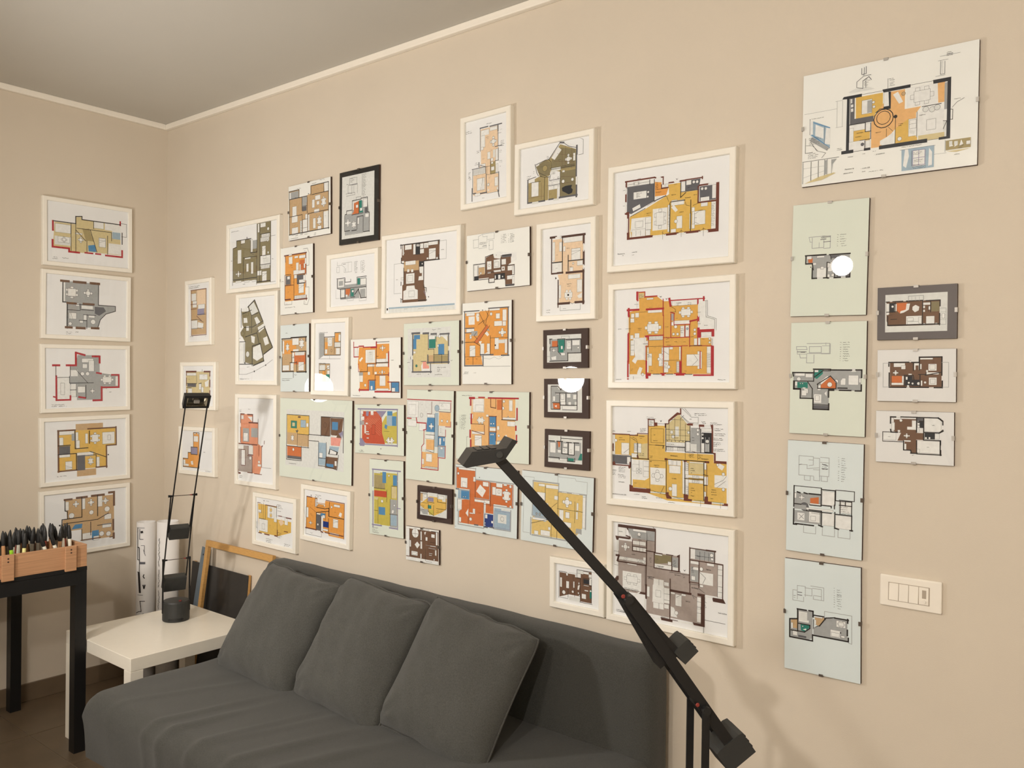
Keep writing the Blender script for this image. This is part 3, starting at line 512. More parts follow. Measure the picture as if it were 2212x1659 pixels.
'F18': '''P s 1090 120 1470 125 1470 500 1310 490 1310 600 1080 600 1085 300
P p 1090 130 1200 130 1200 250 1090 250; R s 1260 135 1300 205; R O 1310 135 1350 225; R b 1245 280 1300 375; R b 1243 420 1298 530; R w 1245 380 1300 410; R w 1100 125 1195 245; R w 1120 180 1190 240; D 1135 285 1200 345; R w 1090 410 1200 440; B 1115 445 1175 540 n; R w 1415 140 1445 235; C 1385 280 1430 310; R w 1360 290 1470 315; R w 1400 325 1468 370; O w 1370 150 12; O w 1362 210 14; O w 1325 450 12; P w 1365 470 1390 440 1400 460 1375 490; R w 1310 365 1330 400; R s 1310 225 1345 300; R w 1070 260 1100 300; R w 1215 265 1235 285; O w 1258 345 8; O w 1280 345 8; O w 1258 440 8; O w 1275 440 8
L r 20 1072 120 1110 122; L r 18 1080 120 1080 180; L r 18 1085 265 1085 340; L r 18 1075 405 1075 460; L r 18 1080 490 1075 600; L r 12 1150 115 1200 118; L r 14 1235 120 1495 128; L r 16 1485 215 1480 310; L r 16 1475 370 1475 400; L r 16 1480 450 1480 510 1430 510; L m 7 1255 130 1250 200 1300 210; L m 7 1355 130 1350 300; L k 7 1350 310 1475 320; L m 7 1240 280 1240 535; L m 7 1302 280 1302 495; L m 7 1240 280 1305 280; L m 6 1240 415 1305 415; L m 6 1200 360 1205 440 1090 405; L m 5 1300 130 1300 205; L m 5 1310 495 1430 500; L k 4 1085 345 1195 360; L k 2 1060 460 1045 460 1045 570 1060 570; L e 6 1490 150 1490 200; S 1005 98 110 1; S 985 270 6 10; S 998 270 45 10''',
'F19': '''R e 640 940 870 1175
P y 640 1040 720 980 755 985 870 1000 860 1090 830 1120 760 1150 710 1120 640 1060
R v 705 985 755 1030; R e 660 955 700 1000; R e 790 965 860 1030; R t 705 1055 735 1090; R g 640 1085 710 1120; R y 760 1000 830 1095; R e 705 945 790 970; R w 670 965 695 990; R w 800 975 845 1010; R u 640 950 660 1020; P g 650 1110 700 1090 705 1140 660 1140; R Y 715 1095 755 1145
L k 4 640 950 700 960 705 1030 760 1040; L k 4 790 965 790 1030 865 1030; L k 4 865 965 865 1100 780 1090; L k 4 710 1040 705 1110 755 1150 760 1060; L k 3 640 1030 705 1045; L G 3 640 945 640 1140; S 780 1105 60 2; T 730 1050 8 zona; S 645 1060 40 3; S 790 1140 30 1''',
'F20': '''P n 515 1255 800 1295 795 1585 515 1505
P w 508 1255 545 1255 548 1500 515 1490; P w 508 1500 550 1500 795 1575 795 1590 510 1530; O w 595 1300 42; P w 590 1400 612 1375 635 1405 612 1435; R w 562 1455 615 1500; R w 640 1372 655 1440; R w 640 1285 652 1365; Q w 685 1335 702 1370; R w 735 1310 765 1345; R w 685 1405 730 1415; R w 725 1410 775 1425; R w 710 1430 775 1445; R w 715 1475 745 1485; R w 715 1490 740 1500; R w 640 1480 650 1525; O w 760 1535 8; R w 665 1265 715 1280; R w 775 1290 790 1410; R w 690 1545 740 1560; P w 672 1295 690 1290 680 1320; R w 545 1360 558 1420; R w 725 1380 770 1388; R w 580 1508 600 1513; R w 768 1450 780 1500; R w 735 1290 790 1298
L k 4 545 1255 548 1500; L k 4 640 1270 640 1370; L k 3 685 1440 685 1545; L n 3 595 1260 595 1340; L n 3 555 1300 635 1302; L G 4 735 1285 795 1295; Q w 570 1465 606 1492''',
'F21': '''P O 110 370 280 385 280 490 405 500 620 515 615 700 440 715 440 790 355 785 350 900 130 870 125 760 155 745 155 660 225 655 225 570 110 560
P O 285 480 410 500 400 660 275 645; P O 420 510 620 520 610 735 410 700; R b 125 565 222 660; R a 128 570 150 655; P B 360 785 440 790 435 915 358 905; P a 448 735 595 760 588 950 440 925; P w 285 585 320 525 372 580 340 640; R w 148 460 205 555; R w 160 500 195 550; R w 130 370 280 405; R w 345 500 395 545; Q w 430 545 460 620; Q w 465 510 520 555; Q w 462 560 515 630; Q w 480 575 498 605; D 525 565 588 690; Q w 530 520 560 540; O w 592 545 14; R w 118 655 155 750; R w 270 655 360 690; R w 360 665 405 700; R w 355 685 370 780; R w 440 700 560 735; O w 235 835 16; P w 190 780 215 740 215 815; R w 255 740 275 790; R w 225 775 260 790; R w 130 815 150 860; R w 365 790 385 830; R e 480 790 555 880; R e 510 740 590 770; O e 518 835 20; O w 125 425 12; R w 260 455 278 500; O w 365 870 6; O w 365 890 6; R w 420 850 438 875; O w 170 635 6; O w 190 635 6; R w 585 715 600 740
L g 8 105 365 282 378; L g 8 280 380 280 500; L g 10 280 480 625 520; L g 8 108 370 105 560; L g 10 105 565 225 570; L g 6 225 570 222 660 120 655; L g 8 118 655 118 760; L g 9 125 760 128 880; L g 9 130 880 355 905; L g 7 270 645 405 665 410 500; L g 7 355 685 350 905; L g 9 440 920 592 955 595 760; L g 9 610 720 620 520; L g 8 440 715 615 745; L k 4 278 500 272 645; L g 5 440 740 438 920; L k 4 415 505 405 720; L k 3 215 800 215 880; L G 12 355 905 385 910; L G 12 270 885 300 890; L G 12 410 908 440 915; L G 8 105 560 130 562; L n 3 230 570 230 740; L n 3 350 700 440 700; L v 3 455 760 590 780 580 930 445 905 455 760; T 325 585 9 cucina; S 92 898 15 1; P k 310 458 320 460 315 468; S 310 780 20 1''',
'F22': '''P f 800 500 1020 535 1025 595 1240 635 1235 920 1180 990 1100 1020 780 970 780 830 800 790
P a 788 690 880 680 960 820 900 860 780 800; R w 830 590 905 670; R w 845 515 900 545; R w 910 525 1020 570; R w 985 625 1020 665; C 1060 635 1140 735; R w 1030 750 1065 850; Q w 1085 770 1120 830; R w 1240 640 1262 920; R w 1185 690 1200 760; R w 1180 770 1195 840; R w 1070 860 1135 915; R w 790 815 915 855; R w 805 935 840 975; R w 862 930 945 990; R g 1180 920 1225 970; R w 905 690 930 720; O g 826 785 10; O g 855 790 12; R w 930 905 950 935; R w 825 695 880 740; P f 900 560 985 575 985 625 920 640
L g 12 795 490 1025 525; L g 10 1025 520 1025 590; L g 12 1030 590 1270 630; L g 10 795 490 790 690; L g 12 1270 625 1255 925; L g 10 1225 935 1225 970; L g 12 775 820 770 970; L g 12 785 975 1100 1030; L g 8 1180 930 1175 1000; L g 9 790 680 785 800 960 850; L k 4 1020 590 1010 840; L k 4 905 540 915 690 960 740; L k 4 780 870 960 830 945 1000; L k 4 1010 840 1010 1010; L k 3 1170 680 1165 870; L k 3 1010 740 1240 780; L k 3 960 730 1010 690; L g 3 715 450 805 465 805 490; L g 3 715 450 705 780 715 950 770 965; L g 3 1018 455 1015 520; L g 3 1015 455 1175 475 1180 495 1280 500 1265 620; R w 1050 590 1100 605; R w 1140 600 1210 620; T 865 585 9 letto; T 1080 770 10 soggiorno; T 850 890 10 letto; T 1195 665 9 cucina; T 960 975 9 ingresso; P k 1128 1072 1142 1075 1134 1062; S 1275 1105 30 1; L g 4 1105 1030 1100 1060''',
'F23': '''P n 240 715 430 740 430 695 580 725 575 1050 460 1030 455 975 340 965 240 975
R e 425 695 490 740; R w 490 710 550 745; R D 495 790 555 850; R w 245 770 265 875; R w 310 810 340 890; R w 385 815 398 885; R w 405 745 425 775; R w 425 730 465 780; P w 435 860 455 855 445 905 430 900; O w 285 930 22; O w 380 925 14; O w 440 940 10; R w 475 945 520 1005; R e 340 970 455 1035; R w 555 780 580 860; R t 560 905 582 1000; R w 310 720 328 755; R w 560 910 580 930; R w 245 980 330 1000; R w 550 740 580 780; R w 440 825 450 850; R w 495 850 550 870; O w 450 965 8; R w 505 905 545 925
L k 6 235 705 315 720; L k 5 235 705 235 985; L k 5 425 690 580 720; L k 5 425 695 425 780 465 785; L k 5 580 800 582 1050; L k 5 455 1035 585 1052; L k 5 330 890 330 985; L k 4 400 830 400 980; L k 5 460 790 455 1035; L k 5 490 780 560 795; L k 5 490 790 490 850 580 865; L k 3 385 740 385 800; L g 3 340 720 420 735; L g 3 585 720 620 730''',
'F26': '''P n 285 290 620 250 620 415 480 425 480 620 500 760 500 790 430 790 285 780 275 650 300 640 300 430 280 430
P u 300 440 435 425 435 510 300 520; P D 405 275 445 270 445 370 405 370; P D 440 435 480 430 480 475 440 475; R w 310 290 370 325; R w 290 290 300 380; R w 385 280 405 370; B 525 320 585 410 n; R w 445 275 475 315; R w 445 325 480 360; R w 480 270 520 310; R w 520 255 605 280; R w 315 435 405 460; R w 330 505 350 530; R w 365 505 385 530; Q w 320 545 395 630; Q w 335 560 380 615; P w 325 655 395 650 400 680 425 690 430 770 295 775 300 700 320 690; P w 440 480 475 480 475 600 430 600 435 570 450 560 440 520; R w 505 400 520 415; R w 590 395 605 412; R n 437 540 462 565; O w 465 455 8; O w 300 360 8; R w 490 670 505 710; O w 498 295 10; R w 275 580 300 600; R w 415 280 425 300; R w 430 280 440 300
L k 8 270 290 620 250; L k 9 275 285 275 320; L k 9 278 405 278 450 300 455; L k 9 618 250 618 275; L k 9 615 375 615 415; L k 8 480 430 620 415; L k 7 480 430 480 520; L k 6 480 520 480 665 500 670 500 700; L k 8 300 495 300 530; L k 8 275 620 275 650; L k 8 275 780 275 800; L k 8 430 785 505 780; L k 6 300 520 310 640; L k 5 440 430 440 480 480 478; L k 5 445 275 445 370; L k 6 270 770 290 775; L g 3 625 250 682 240 682 408 625 415; L g 3 300 450 215 460 215 725 275 720; L v 4 500 750 480 700; Q w 345 700 395 750; S 635 330 25 1; S 232 600 25 1; R a 165 848 755 862; R e 165 862 755 880; R k 147 855 158 873; T 305 862 11 Appartamento; T 430 858 9 progetto di ristrutturazione; L e 2 520 660 700 680; P k 515 750 525 745 525 760''',
'F27': '''P n 1035 400 1100 370 1170 390 1265 375 1265 440 1230 470 1290 460 1290 640 1210 650 1210 590 1110 600 1060 620 1060 580 970 600 970 560 1030 540
R w 930 470 965 570; P u 970 480 1025 475 1020 550 970 550; R w 970 465 1025 485; R D 930 570 970 600; R w 1045 435 1085 505; R w 1105 420 1165 490; R w 1175 415 1215 460; O w 1065 470 12; Q w 1115 440 1150 480; R w 1230 475 1290 510; R w 1270 480 1292 555; R D 1120 550 1205 590; R w 1145 555 1165 590; R w 1225 560 1290 590; R w 1270 570 1290 640; P w 1100 370 1150 345 1265 355 1310 350 1310 420 1260 445 1265 375 1170 380 1165 410 1110 405; R G 1180 375 1265 390; R G 1210 640 1290 650; R w 1065 590 1110 625; R w 1050 530 1080 540; P w 1240 460 1250 450 1255 470; O w 990 540 10; R w 1105 515 1170 525; R w 1115 560 1125 590; O w 1185 570 8; R w 1175 480 1205 515; R n 1185 490 1195 505
L k 6 925 465 1030 455 1030 395 1100 370; L k 5 925 465 930 605; L k 6 930 605 1060 595 1060 625 1112 622 1112 555; L k 6 1170 385 1265 375; L k 6 1290 460 1290 545; L k 5 1030 455 1030 550; L k 5 1170 405 1170 520; L k 5 1110 550 1205 545 1205 600; L k 5 1220 470 1290 465; L k 5 1220 560 1290 560; L k 4 1210 590 1210 650 1292 640; L k 6 965 480 965 570; L k 5 1050 535 1110 520; L g 3 920 245 970 240 970 310 925 315 920 245; L g 3 970 260 970 210 1010 190 1110 185 1110 230 1050 240; L g 3 1045 210 1040 270 975 275; L g 3 1060 250 1100 245 1105 325 1065 330 1060 250; L g 3 1010 290 1040 285 1040 310 970 315; L g 3 1005 190 1010 215 1050 215; S 980 270 60 2; L G 4 1005 300 1040 295; P k 1060 290 1070 287 1070 293; S 1172 200 6 6; S 1185 195 35 6; S 1237 190 6 6; S 1252 188 40 6; S 1125 378 15 1''',
'F28': '''R e 335 1040 720 1470
P x 380 1090 520 1085 520 1215 585 1210 590 1110 700 1100 700 1350 520 1345 540 1415 380 1425
R b 390 1095 445 1130; R b 385 1130 412 1220; R t 525 1110 585 1210; R w 525 1100 580 1130; R b 608 1175 662 1270; R b 610 1240 660 1270; P w 645 1105 690 1100 692 1150; P i 470 1330 500 1325 505 1365 525 1370 525 1400 470 1400; P w 455 1370 470 1340 470 1395 525 1400 540 1365 540 1425 460 1420; R x 385 1340 450 1410; R L 515 1280 700 1345; R u 525 1275 565 1335; R w 385 1240 405 1260; O t 413 1370 12; R L 575 1275 630 1330; R L 640 1275 695 1330; O w 620 1105 14; R w 600 1180 612 1200; P t 540 1180 585 1140 585 1190 565 1210
L G 18 375 1080 440 1080; L G 18 475 1080 520 1080; L G 16 545 1085 590 1085; L G 14 625 1085 705 1085; L G 14 380 1085 380 1270; L G 14 380 1320 380 1425; L G 14 700 1080 695 1185; L G 14 700 1240 700 1345; L G 14 510 1340 705 1340; L G 14 515 1275 515 1345; L G 14 375 1425 545 1425; L G 10 540 1350 540 1430; L G 8 520 1085 520 1225; L G 7 590 1090 590 1150; L k 5 520 1220 570 1215; L k 5 565 1270 640 1275 640 1345; L k 4 570 1215 570 1345; L k 3 600 1270 700 1275; L G 6 455 1330 500 1320; T 605 1042 12 planimetria; S 330 1340 25 1; S 715 1322 25 1; S 600 1385 110 1; S 600 1402 30 2; S 580 1448 95 1; S 415 1445 60 1; S 515 1445 25 1; L k 5 360 1290 360 1310; S 555 1045 45 1''',
'F29': '''P o 850 900 975 890 985 880 1060 870 1060 855 1230 850 1225 1275 1075 1280 1075 1260 990 1270 1005 1360 850 1355
R w 860 900 935 920; P w 880 930 935 925 935 1000 880 1000 ; R w 1065 855 1160 870; R w 1185 865 1220 965; R w 1110 970 1180 1010; R w 1185 970 1215 1010; Q w 1125 900 1160 945; O w 1082 905 15; C 1150 1035 1215 1105; R w 1115 1120 1150 1220; R e 1150 1135 1210 1165; R w 1205 1130 1225 1255; P w 1025 1080 1045 1060 1065 1090 1050 1105; R w 860 1040 930 1070; R g 905 1060 960 1100; B 890 1190 940 1285 n; R w 985 1170 1020 1265; R w 1045 1170 1070 1240; P w 970 1150 1000 1150 985 1180; R w 890 1090 905 1130; O w 900 1115 12; P g 1040 1050 1060 1035 1070 1060; R w 950 900 975 925; P w 945 920 975 930 975 970 955 970; P w 1020 1265 1070 1230 1070 1260
P O 930 1160 1045 1000 1060 1020 960 1170; L k 4 930 1160 1045 1000; L k 4 960 1170 1070 1010; L k 4 975 895 1030 1010 1060 870; L G 10 840 885 975 880; L G 10 1060 855 1240 845; L G 12 1235 850 1235 1275; L G 10 845 890 845 1275; L G 12 1175 1275 1240 1275; L G 12 985 1272 1100 1272; L G 12 845 1265 845 1370 1010 1365 1008 1285; L G 8 845 1035 930 1035; L G 8 845 1075 905 1075; L k 4 920 1290 920 1360; L k 5 850 1160 930 1155 985 1190 980 1270; L k 5 1075 1100 1075 1270; L k 3 850 1290 1005 1290; L k 3 1075 1120 1230 1120; L k 3 1030 870 1060 920 1010 990; L k 4 950 1070 930 1100 960 1130; L k 2 1010 1375 1255 1365; L g 2 1010 1300 1070 1310 1110 1290 1150 1310 1200 1280; L k 4 970 1000 1020 960; P k 1000 868 1012 866 1006 880; S 838 1427 60 2; T 925 1435 12 scala 1:50; S 860 1310 25 1; S 945 1308 25 1; S 1155 1288 20 1; O k 1120 1185 7''',
'F30': '''P p 390 400 605 365 605 780 510 790 510 940 610 940 605 1160 300 1185 295 895 365 880 395 840
R w 395 415 495 470; R w 395 480 445 615; P p 445 470 495 460 495 600 450 610; R w 505 375 595 395; C 510 490 585 600; R w 475 680 510 760; R w 575 640 605 780; P L 512 800 575 795 575 940 512 945; R w 395 830 450 865; H 300 890 450 940; B 345 1010 440 1140 e; R w 565 990 605 1090; R w 520 800 545 820; R w 580 825 605 920; R w 590 1105 605 1140; O w 485 1080 18; R p 470 860 508 950; R w 515 755 545 785; P w 480 1130 500 1150 480 1165; Q w 520 860 560 900; R e 545 650 570 740; R w 395 620 425 650
L G 14 385 385 480 365; L G 14 505 360 650 328; L G 16 605 345 605 415; L k 6 385 385 385 670; L G 8 605 430 608 600; L G 10 570 610 650 605; L k 6 610 620 610 780; L G 8 570 785 610 780; L k 6 512 760 512 950 610 930; L k 6 385 840 455 860 460 940; L G 8 285 895 455 870; L k 6 292 900 300 1190; L G 10 460 950 465 1180; L G 12 285 1130 285 1285; L G 16 300 1195 330 1190; L G 16 390 1190 465 1175; L G 14 605 1150 620 1225; L G 10 615 920 620 1160; L k 4 455 860 512 845; L k 3 470 860 470 960 600 940; L G 14 370 810 370 860; R w 320 1195 385 1215; L k 2 465 1190 610 1175; L k 2 605 445 645 440; S 210 435 85 1; S 210 458 85 1; T 455 500 18 soggiorno; T 470 515 16 pranzo; T 515 660 14 cucina; T 415 765 14 ingresso; T 335 980 14 letto; T 490 1000 14 letto; T 630 400 14 terrazza; S 640 540 50 4; S 625 660 40 2; S 625 785 35 2; T 625 855 14 bagno; T 410 1250 18 balcone; S 465 330 70 1; S 345 670 45 2; S 320 820 50 2; S 240 940 30 4; S 240 1005 35 2; T 520 820 8 wc''',
'F31': '''P L 1375 580 1570 640 1560 1210 1370 1240 1370 920 1260 900 1240 970 1190 990 1175 1275 980 1290 985 1060 1080 1000 1120 980 1070 850 1190 780 1240 770
P l 1070 850 1190 780 1250 800 1255 960 1130 980; P l 1270 770 1380 620 1560 640 1550 860 1260 890; P w 1265 750 1350 615 1390 650 1305 775; R l 1380 920 1560 1220; R w 1020 1060 1105 1220; C 1435 705 1515 820; R w 1285 1040 1365 1085; R w 1240 1040 1270 1085; R w 1230 1105 1290 1140; R w 1345 1100 1370 1250; P D 1395 1120 1440 1095 1520 1090 1510 1120 1530 1140 1520 1180 1480 1200 1440 1180 1400 1160; O w 1410 1040 22; O w 1525 1015 20; P w 1075 850 1115 825 1115 840 1080 860; R w 1265 915 1310 945; R L 1180 990 1225 1270; R L 1230 1150 1335 1250; R w 1535 690 1560 780; O L 1185 880 38; P w 980 1020 1060 990 1065 1050 985 1060; R w 1300 1090 1345 1130; R w 1400 905 1430 925; R L 1110 1060 1170 1270; O w 1350 995 12; R e 1265 880 1380 900; O w 1290 935 10
L k 10 1375 555 1235 770; L k 7 1235 770 1190 775 1065 840 1085 935 1105 975; L G 22 1375 560 1420 560; L k 6 1420 565 1480 605 1570 620; L G 24 1580 600 1580 700; L G 20 1575 710 1575 970; L G 24 1575 1090 1570 1225; L G 22 1365 1240 1580 1215; L G 18 975 1030 980 1310; L G 18 975 1310 1020 1305; L G 20 1110 1290 1180 1280; L G 18 1235 1265 1290 1255; L k 7 980 1020 1075 985; L k 6 1260 895 1555 890; L k 6 1260 890 1255 800 1235 775; L k 7 1375 900 1372 1235; L k 6 1180 990 1180 1275; L k 6 1255 960 1240 1030 1370 1025; L k 5 1010 1060 1130 1055; L k 5 1225 1095 1370 1090; L k 4 1250 880 1555 850; L k 4 1105 930 1250 1000; L k 5 1125 980 1190 990 1250 970; L k 4 1615 495 1660 520 1655 700 1600 715; L k 4 1060 830 1075 880; R e 1030 1300 1105 1312; R e 1290 1258 1355 1272; R e 1578 985 1590 1080; L w 12 1430 555 1550 600; T 1475 528 18 terrazza; T 1345 780 18 soggiorno; T 1355 800 16 pranzo; T 1130 865 15 ingresso; T 1285 1005 15 bagno; T 1450 1060 18 studio; T 1035 1245 16 letto; T 1245 1200 15 cucina; S 1210 735 40 3; S 965 985 55 3; S 1465 1265 80 1; S 1045 920 12 2
L n 2 1400 640 1400 860; L n 2 1440 600 1440 870; L n 2 1520 620 1520 880; L n 2 1340 700 1550 720; L n 2 1300 790 1550 800; L n 2 1385 980 1560 980; L n 2 1385 1070 1560 1070; L n 2 1145 1060 1145 1260; L n 2 985 1250 1170 1240''',
'F32': '''P p 155 195 210 190 215 200 345 175 340 580 195 575 195 450 185 410 210 410 210 335 155 330
R w 155 340 210 400; R w 222 180 338 200; R w 155 210 168 325; R w 195 210 212 265; B 270 250 325 315 n; R w 305 325 340 350; R w 250 410 325 430; R w 305 440 335 515; R w 228 520 275 550; R w 192 475 205 555; R w 260 365 280 390; R w 235 505 248 520; R w 255 505 268 520; R w 235 550 248 565; R w 255 550 268 565; O w 280 340 6; R w 220 235 232 265; P w 305 540 335 520 335 550 315 555
L M 14 142 182 175 180; L M 14 205 178 352 155; L M 14 346 165 346 215; L M 14 346 265 346 345; L M 14 344 375 343 585; L M 8 148 185 150 405; L M 10 148 405 190 405; L k 6 215 185 215 330 150 335; L k 6 250 290 250 385; L M 12 185 400 215 400; L M 14 240 398 345 395; L M 8 188 445 188 610; L M 14 188 590 255 585; L M 14 295 580 345 575; L k 6 250 325 345 320; L k 5 215 335 215 400; L w 10 175 182 205 178; L w 8 346 220 346 262; L w 8 344 350 344 372; L g 3 200 605 200 632 325 625 325 592; L k 2 255 575 275 590 295 575; T 240 250 16 letto; T 240 470 14 soggiorno; T 245 483 13 pranzo; T 258 362 11 bagno; T 172 372 10 ripost.; T 175 290 9 cucina; T 228 310 11 i; T 218 622 11 balcone; T 115 632 12 scala 1:50; S 115 645 40 1; P k 170 425 180 432 170 439; O k 250 535 6''',
'F33': '''R e 119 785 330 948
P g 135 810 230 805 325 808 325 890 250 893 250 940 138 940; P O 150 820 183 820 183 855 150 855; P t 187 812 228 810 228 842 220 890 190 890 190 850; R w 240 820 268 868; R w 275 815 320 845; C 150 865 172 890; Q w 248 828 262 855; R e 210 790 255 805; P w 145 920 175 912 175 935 150 935; R w 205 850 216 870; R e 252 895 330 945; R w 205 893 230 908; R e 121 880 137 940; O w 312 860 7
L k 5 135 808 150 808; L k 5 185 808 230 808; L k 5 235 810 328 810 326 892 248 892 248 942 135 942; L k 6 137 810 137 835; L k 5 137 860 137 880; L k 4 270 812 270 880; L k 4 187 845 187 885 205 905; L k 4 228 810 228 880; L k 4 185 810 185 855 140 858; L g 3 208 806 208 790 256 790 256 806; L k 5 247 892 247 942; L g 3 228 880 325 890; L g 3 235 905 235 940; L g 2 120 915 137 915''',
'F34': '''R e 124 1088 335 1262
P g 148 1100 305 1110 303 1220 200 1215 190 1240 150 1240; P O 155 1200 198 1205 198 1240 160 1240; P w 180 1100 215 1105 195 1120; R w 155 1160 170 1190; R w 200 1145 232 1195; Q w 205 1150 225 1180; R w 242 1145 265 1170; R w 205 1195 235 1215; R w 215 1220 300 1245; R w 250 1195 268 1215; P w 165 1220 180 1215 178 1230; R w 280 1150 302 1180; R e 290 1195 303 1240; R w 175 1145 195 1150
L k 5 145 1098 150 1240 200 1242 200 1215; L k 5 145 1098 185 1098 205 1122 210 1100; L k 5 198 1140 198 1210; L k 5 236 1140 236 1215; L k 4 200 1140 300 1148; L k 5 305 1110 303 1245; L k 5 200 1215 305 1218; L k 4 152 1200 198 1202; L G 3 215 1245 303 1247; L k 4 170 1140 198 1142; L k 5 215 1110 240 1115; T 250 1180 8 wc; T 170 1135 7 sala''',
'F35': '''R e 128 1400 336 1583
P g 132 1435 200 1438 330 1448 335 1560 290 1555 195 1540 132 1535; P O 185 1440 200 1440 198 1470 190 1478; P t 310 1555 325 1515 336 1515 336 1558; P t 248 1542 285 1545 285 1565 248 1562; R e 132 1405 200 1435; R e 210 1415 335 1445; R w 138 1445 172 1510; R w 215 1480 245 1520; R w 255 1450 285 1525; R w 292 1465 320 1500; R w 185 1490 205 1510; R w 220 1450 245 1475; R w 195 1545 248 1560; R w 262 1490 270 1510; O w 225 1495 6
L k 6 132 1435 165 1436; L k 6 180 1438 215 1442; L k 5 205 1410 208 1440; L k 5 240 1445 270 1447; L k 6 285 1448 315 1450; L k 5 210 1440 212 1515 245 1522; L k 5 250 1445 250 1520; L k 5 288 1450 288 1525 250 1520; L k 5 130 1535 195 1540 195 1550; L k 5 245 1540 245 1562 290 1566 290 1545; L k 4 182 1440 182 1485; L g 3 200 1405 335 1415; L k 4 205 1420 335 1428''',
'F36': '''P y 640 650 910 610 915 740 840 800 815 850 640 860; P s 990 590 1130 560 1145 760 1290 740 1240 800 1240 1040 1130 1100 1030 1100 1030 960 880 1140 790 1160 790 890 820 850; P s 1455 500 1530 490 1520 690 1460 700; P y 1030 960 1160 860 1240 1040 1340 1050 1340 1080 1030 1105; P y 615 970 780 960 775 1070 615 1080
P G 585 660 630 655 635 860 815 840 820 885 580 920; P w 1145 555 1455 510 1460 700 1145 745; P w 1250 800 1520 770 1520 1030 1250 1045; P w 1295 740 1485 710 1490 770 1300 795; R w 1165 865 1245 1025; P w 880 1080 950 1040 1015 990 1020 1100 880 1130; R w 575 930 730 965; R w 575 960 615 1090; R w 920 600 975 740; Q w 700 680 800 800; R g 755 680 798 795; O w 815 695 14; O w 820 740 14; R w 590 720 615 745; R w 590 760 615 790; D 1190 570 1410 690; P w 1010 620 1060 590 1110 690 1070 710; O u 1115 610 18; Q w 1345 870 1435 960; R g 1525 500 1555 760; R w 570 1095 730 1170; O G 705 1115 16; R w 740 1080 780 1150; R w 735 910 785 980; Q w 1175 875 1240 910; Q w 1175 915 1240 950; O e 1335 765 26; O e 1400 765 26; O e 1450 745 26; R e 1510 880 1540 1030; R x 1260 1030 1520 1050; O w 1075 1060 20; P e 1170 965 1225 985 1220 1015 1175 1005; R e 590 665 605 705
O k 915 857 96; O s 915 857 90; O k 915 850 68; O s 915 850 64; O k 1035 838 16; L k 5 1035 840 1030 1105; L k 4 945 960 945 1040; L k 3 960 940 1010 985
P D 505 670 520 645 700 612 700 640 580 660; P D 553 660 580 660 570 1190 540 1190; P D 495 1185 615 1180 610 1200 495 1210; P D 905 570 1185 522 1185 548 915 595; P D 965 590 990 590 985 760 915 770 920 740 970 735; P D 1410 475 1590 445 1585 480 1412 505; P D 1555 450 1590 445 1570 1055 1540 1060; P D 1465 1045 1570 1030 1570 1055 1465 1070; P D 870 1130 1350 1070 1350 1095 870 1155; P D 720 1155 785 1150 785 1170 720 1180; L k 7 570 925 735 905 735 990 790 980; L k 7 730 1080 735 1165; L k 6 790 900 785 1060 680 1080; L k 7 840 800 880 765 920 760; L k 6 1300 740 1490 712; L k 4 1250 790 1250 1040; L k 5 1510 880 1545 880 1510 960; L k 5 1575 765 1605 765 1600 865 1570 865
L k 3 700 620 910 575; L k 3 1185 525 1410 480; L k 3 1350 1075 1465 1055; L k 3 610 1190 720 1165; L g 3 440 690 505 680; L g 3 455 685 445 945; L g 3 510 680 490 940; L g 3 440 950 510 940; L g 3 130 820 450 780
P e 565 600 640 560 750 545 830 560 600 610; L G 5 650 495 720 435 790 430; L G 5 650 495 655 550 710 560 715 480; L G 6 715 480 770 440 795 470; L G 4 740 480 740 550; S 725 470 60 5; L G 5 700 360 695 420 720 425; L G 5 725 350 720 420; L G 5 745 340 745 410 715 415; S 970 465 60 2; L G 3 960 460 955 570; S 980 500 50 3
L G 4 1485 285 1500 415 1525 405 1510 290; P e 1485 285 1510 285 1522 405 1500 410; L G 2 1435 440 1530 410; L G 2 1460 285 1560 260; L G 2 1480 240 1680 210; L G 5 1550 215 1605 205; S 1548 200 60 3; L k 3 1720 650 1650 690 1600 745; T 1620 668 24 finestra
P a 215 885 385 945 375 1140 320 1120 190 1030; P w 240 920 320 950 315 1060 235 1030; P w 345 950 385 955 370 1120 330 1110; L b 8 220 900 380 950; L b 8 200 1020 375 1145; P w 175 880 215 890 205 1020 185 1020; S 180 870 200 1; L G 4 185 870 195 1020; L G 4 330 940 320 1110; P g 205 1045 370 1140 355 1180 180 1080; L k 4 140 1060 145 1205 210 1190; L k 3 190 1090 250 1180; L k 3 145 1130 210 1130 260 1180; L k 3 250 1180 340 1200 300 1250; S 165 1215 110 4; S 175 1060 120 5; L k 3 345 1170 380 1150
L k 4 105 1295 345 1265 470 1255; L k 4 105 1275 105 1300 125 1505; L k 4 115 1300 118 1510; L k 5 195 1290 200 1475; L k 5 268 1280 268 1440; L k 5 330 1270 340 1420; L k 4 355 1265 360 1410; L k 3 400 1265 400 1400; P g 400 1265 450 1260 410 1310 405 1390; P x 125 1510 270 1440 420 1395 440 1400 300 1470; R g 330 1275 355 1410; L g 2 120 1450 350 1370; L g 2 115 1360 340 1330
P a 1095 1170 1420 1135 1415 1340 1095 1390; R w 1205 1180 1330 1320; P w 1130 1165 1160 1160 1170 1230 1140 1350 1110 1330; P w 1370 1150 1400 1190 1385 1320 1360 1330; L v 6 1205 1180 1330 1170 1330 1310 1205 1325 1205 1180; L v 5 1268 1175 1265 1320; L v 5 1205 1255 1330 1240; L G 3 1080 1175 1430 1135; S 1200 1325 150 3; S 1095 1145 320 1; S 1215 1200 90 2; S 1220 1275 90 2; L k 3 1195 1180 1195 1330
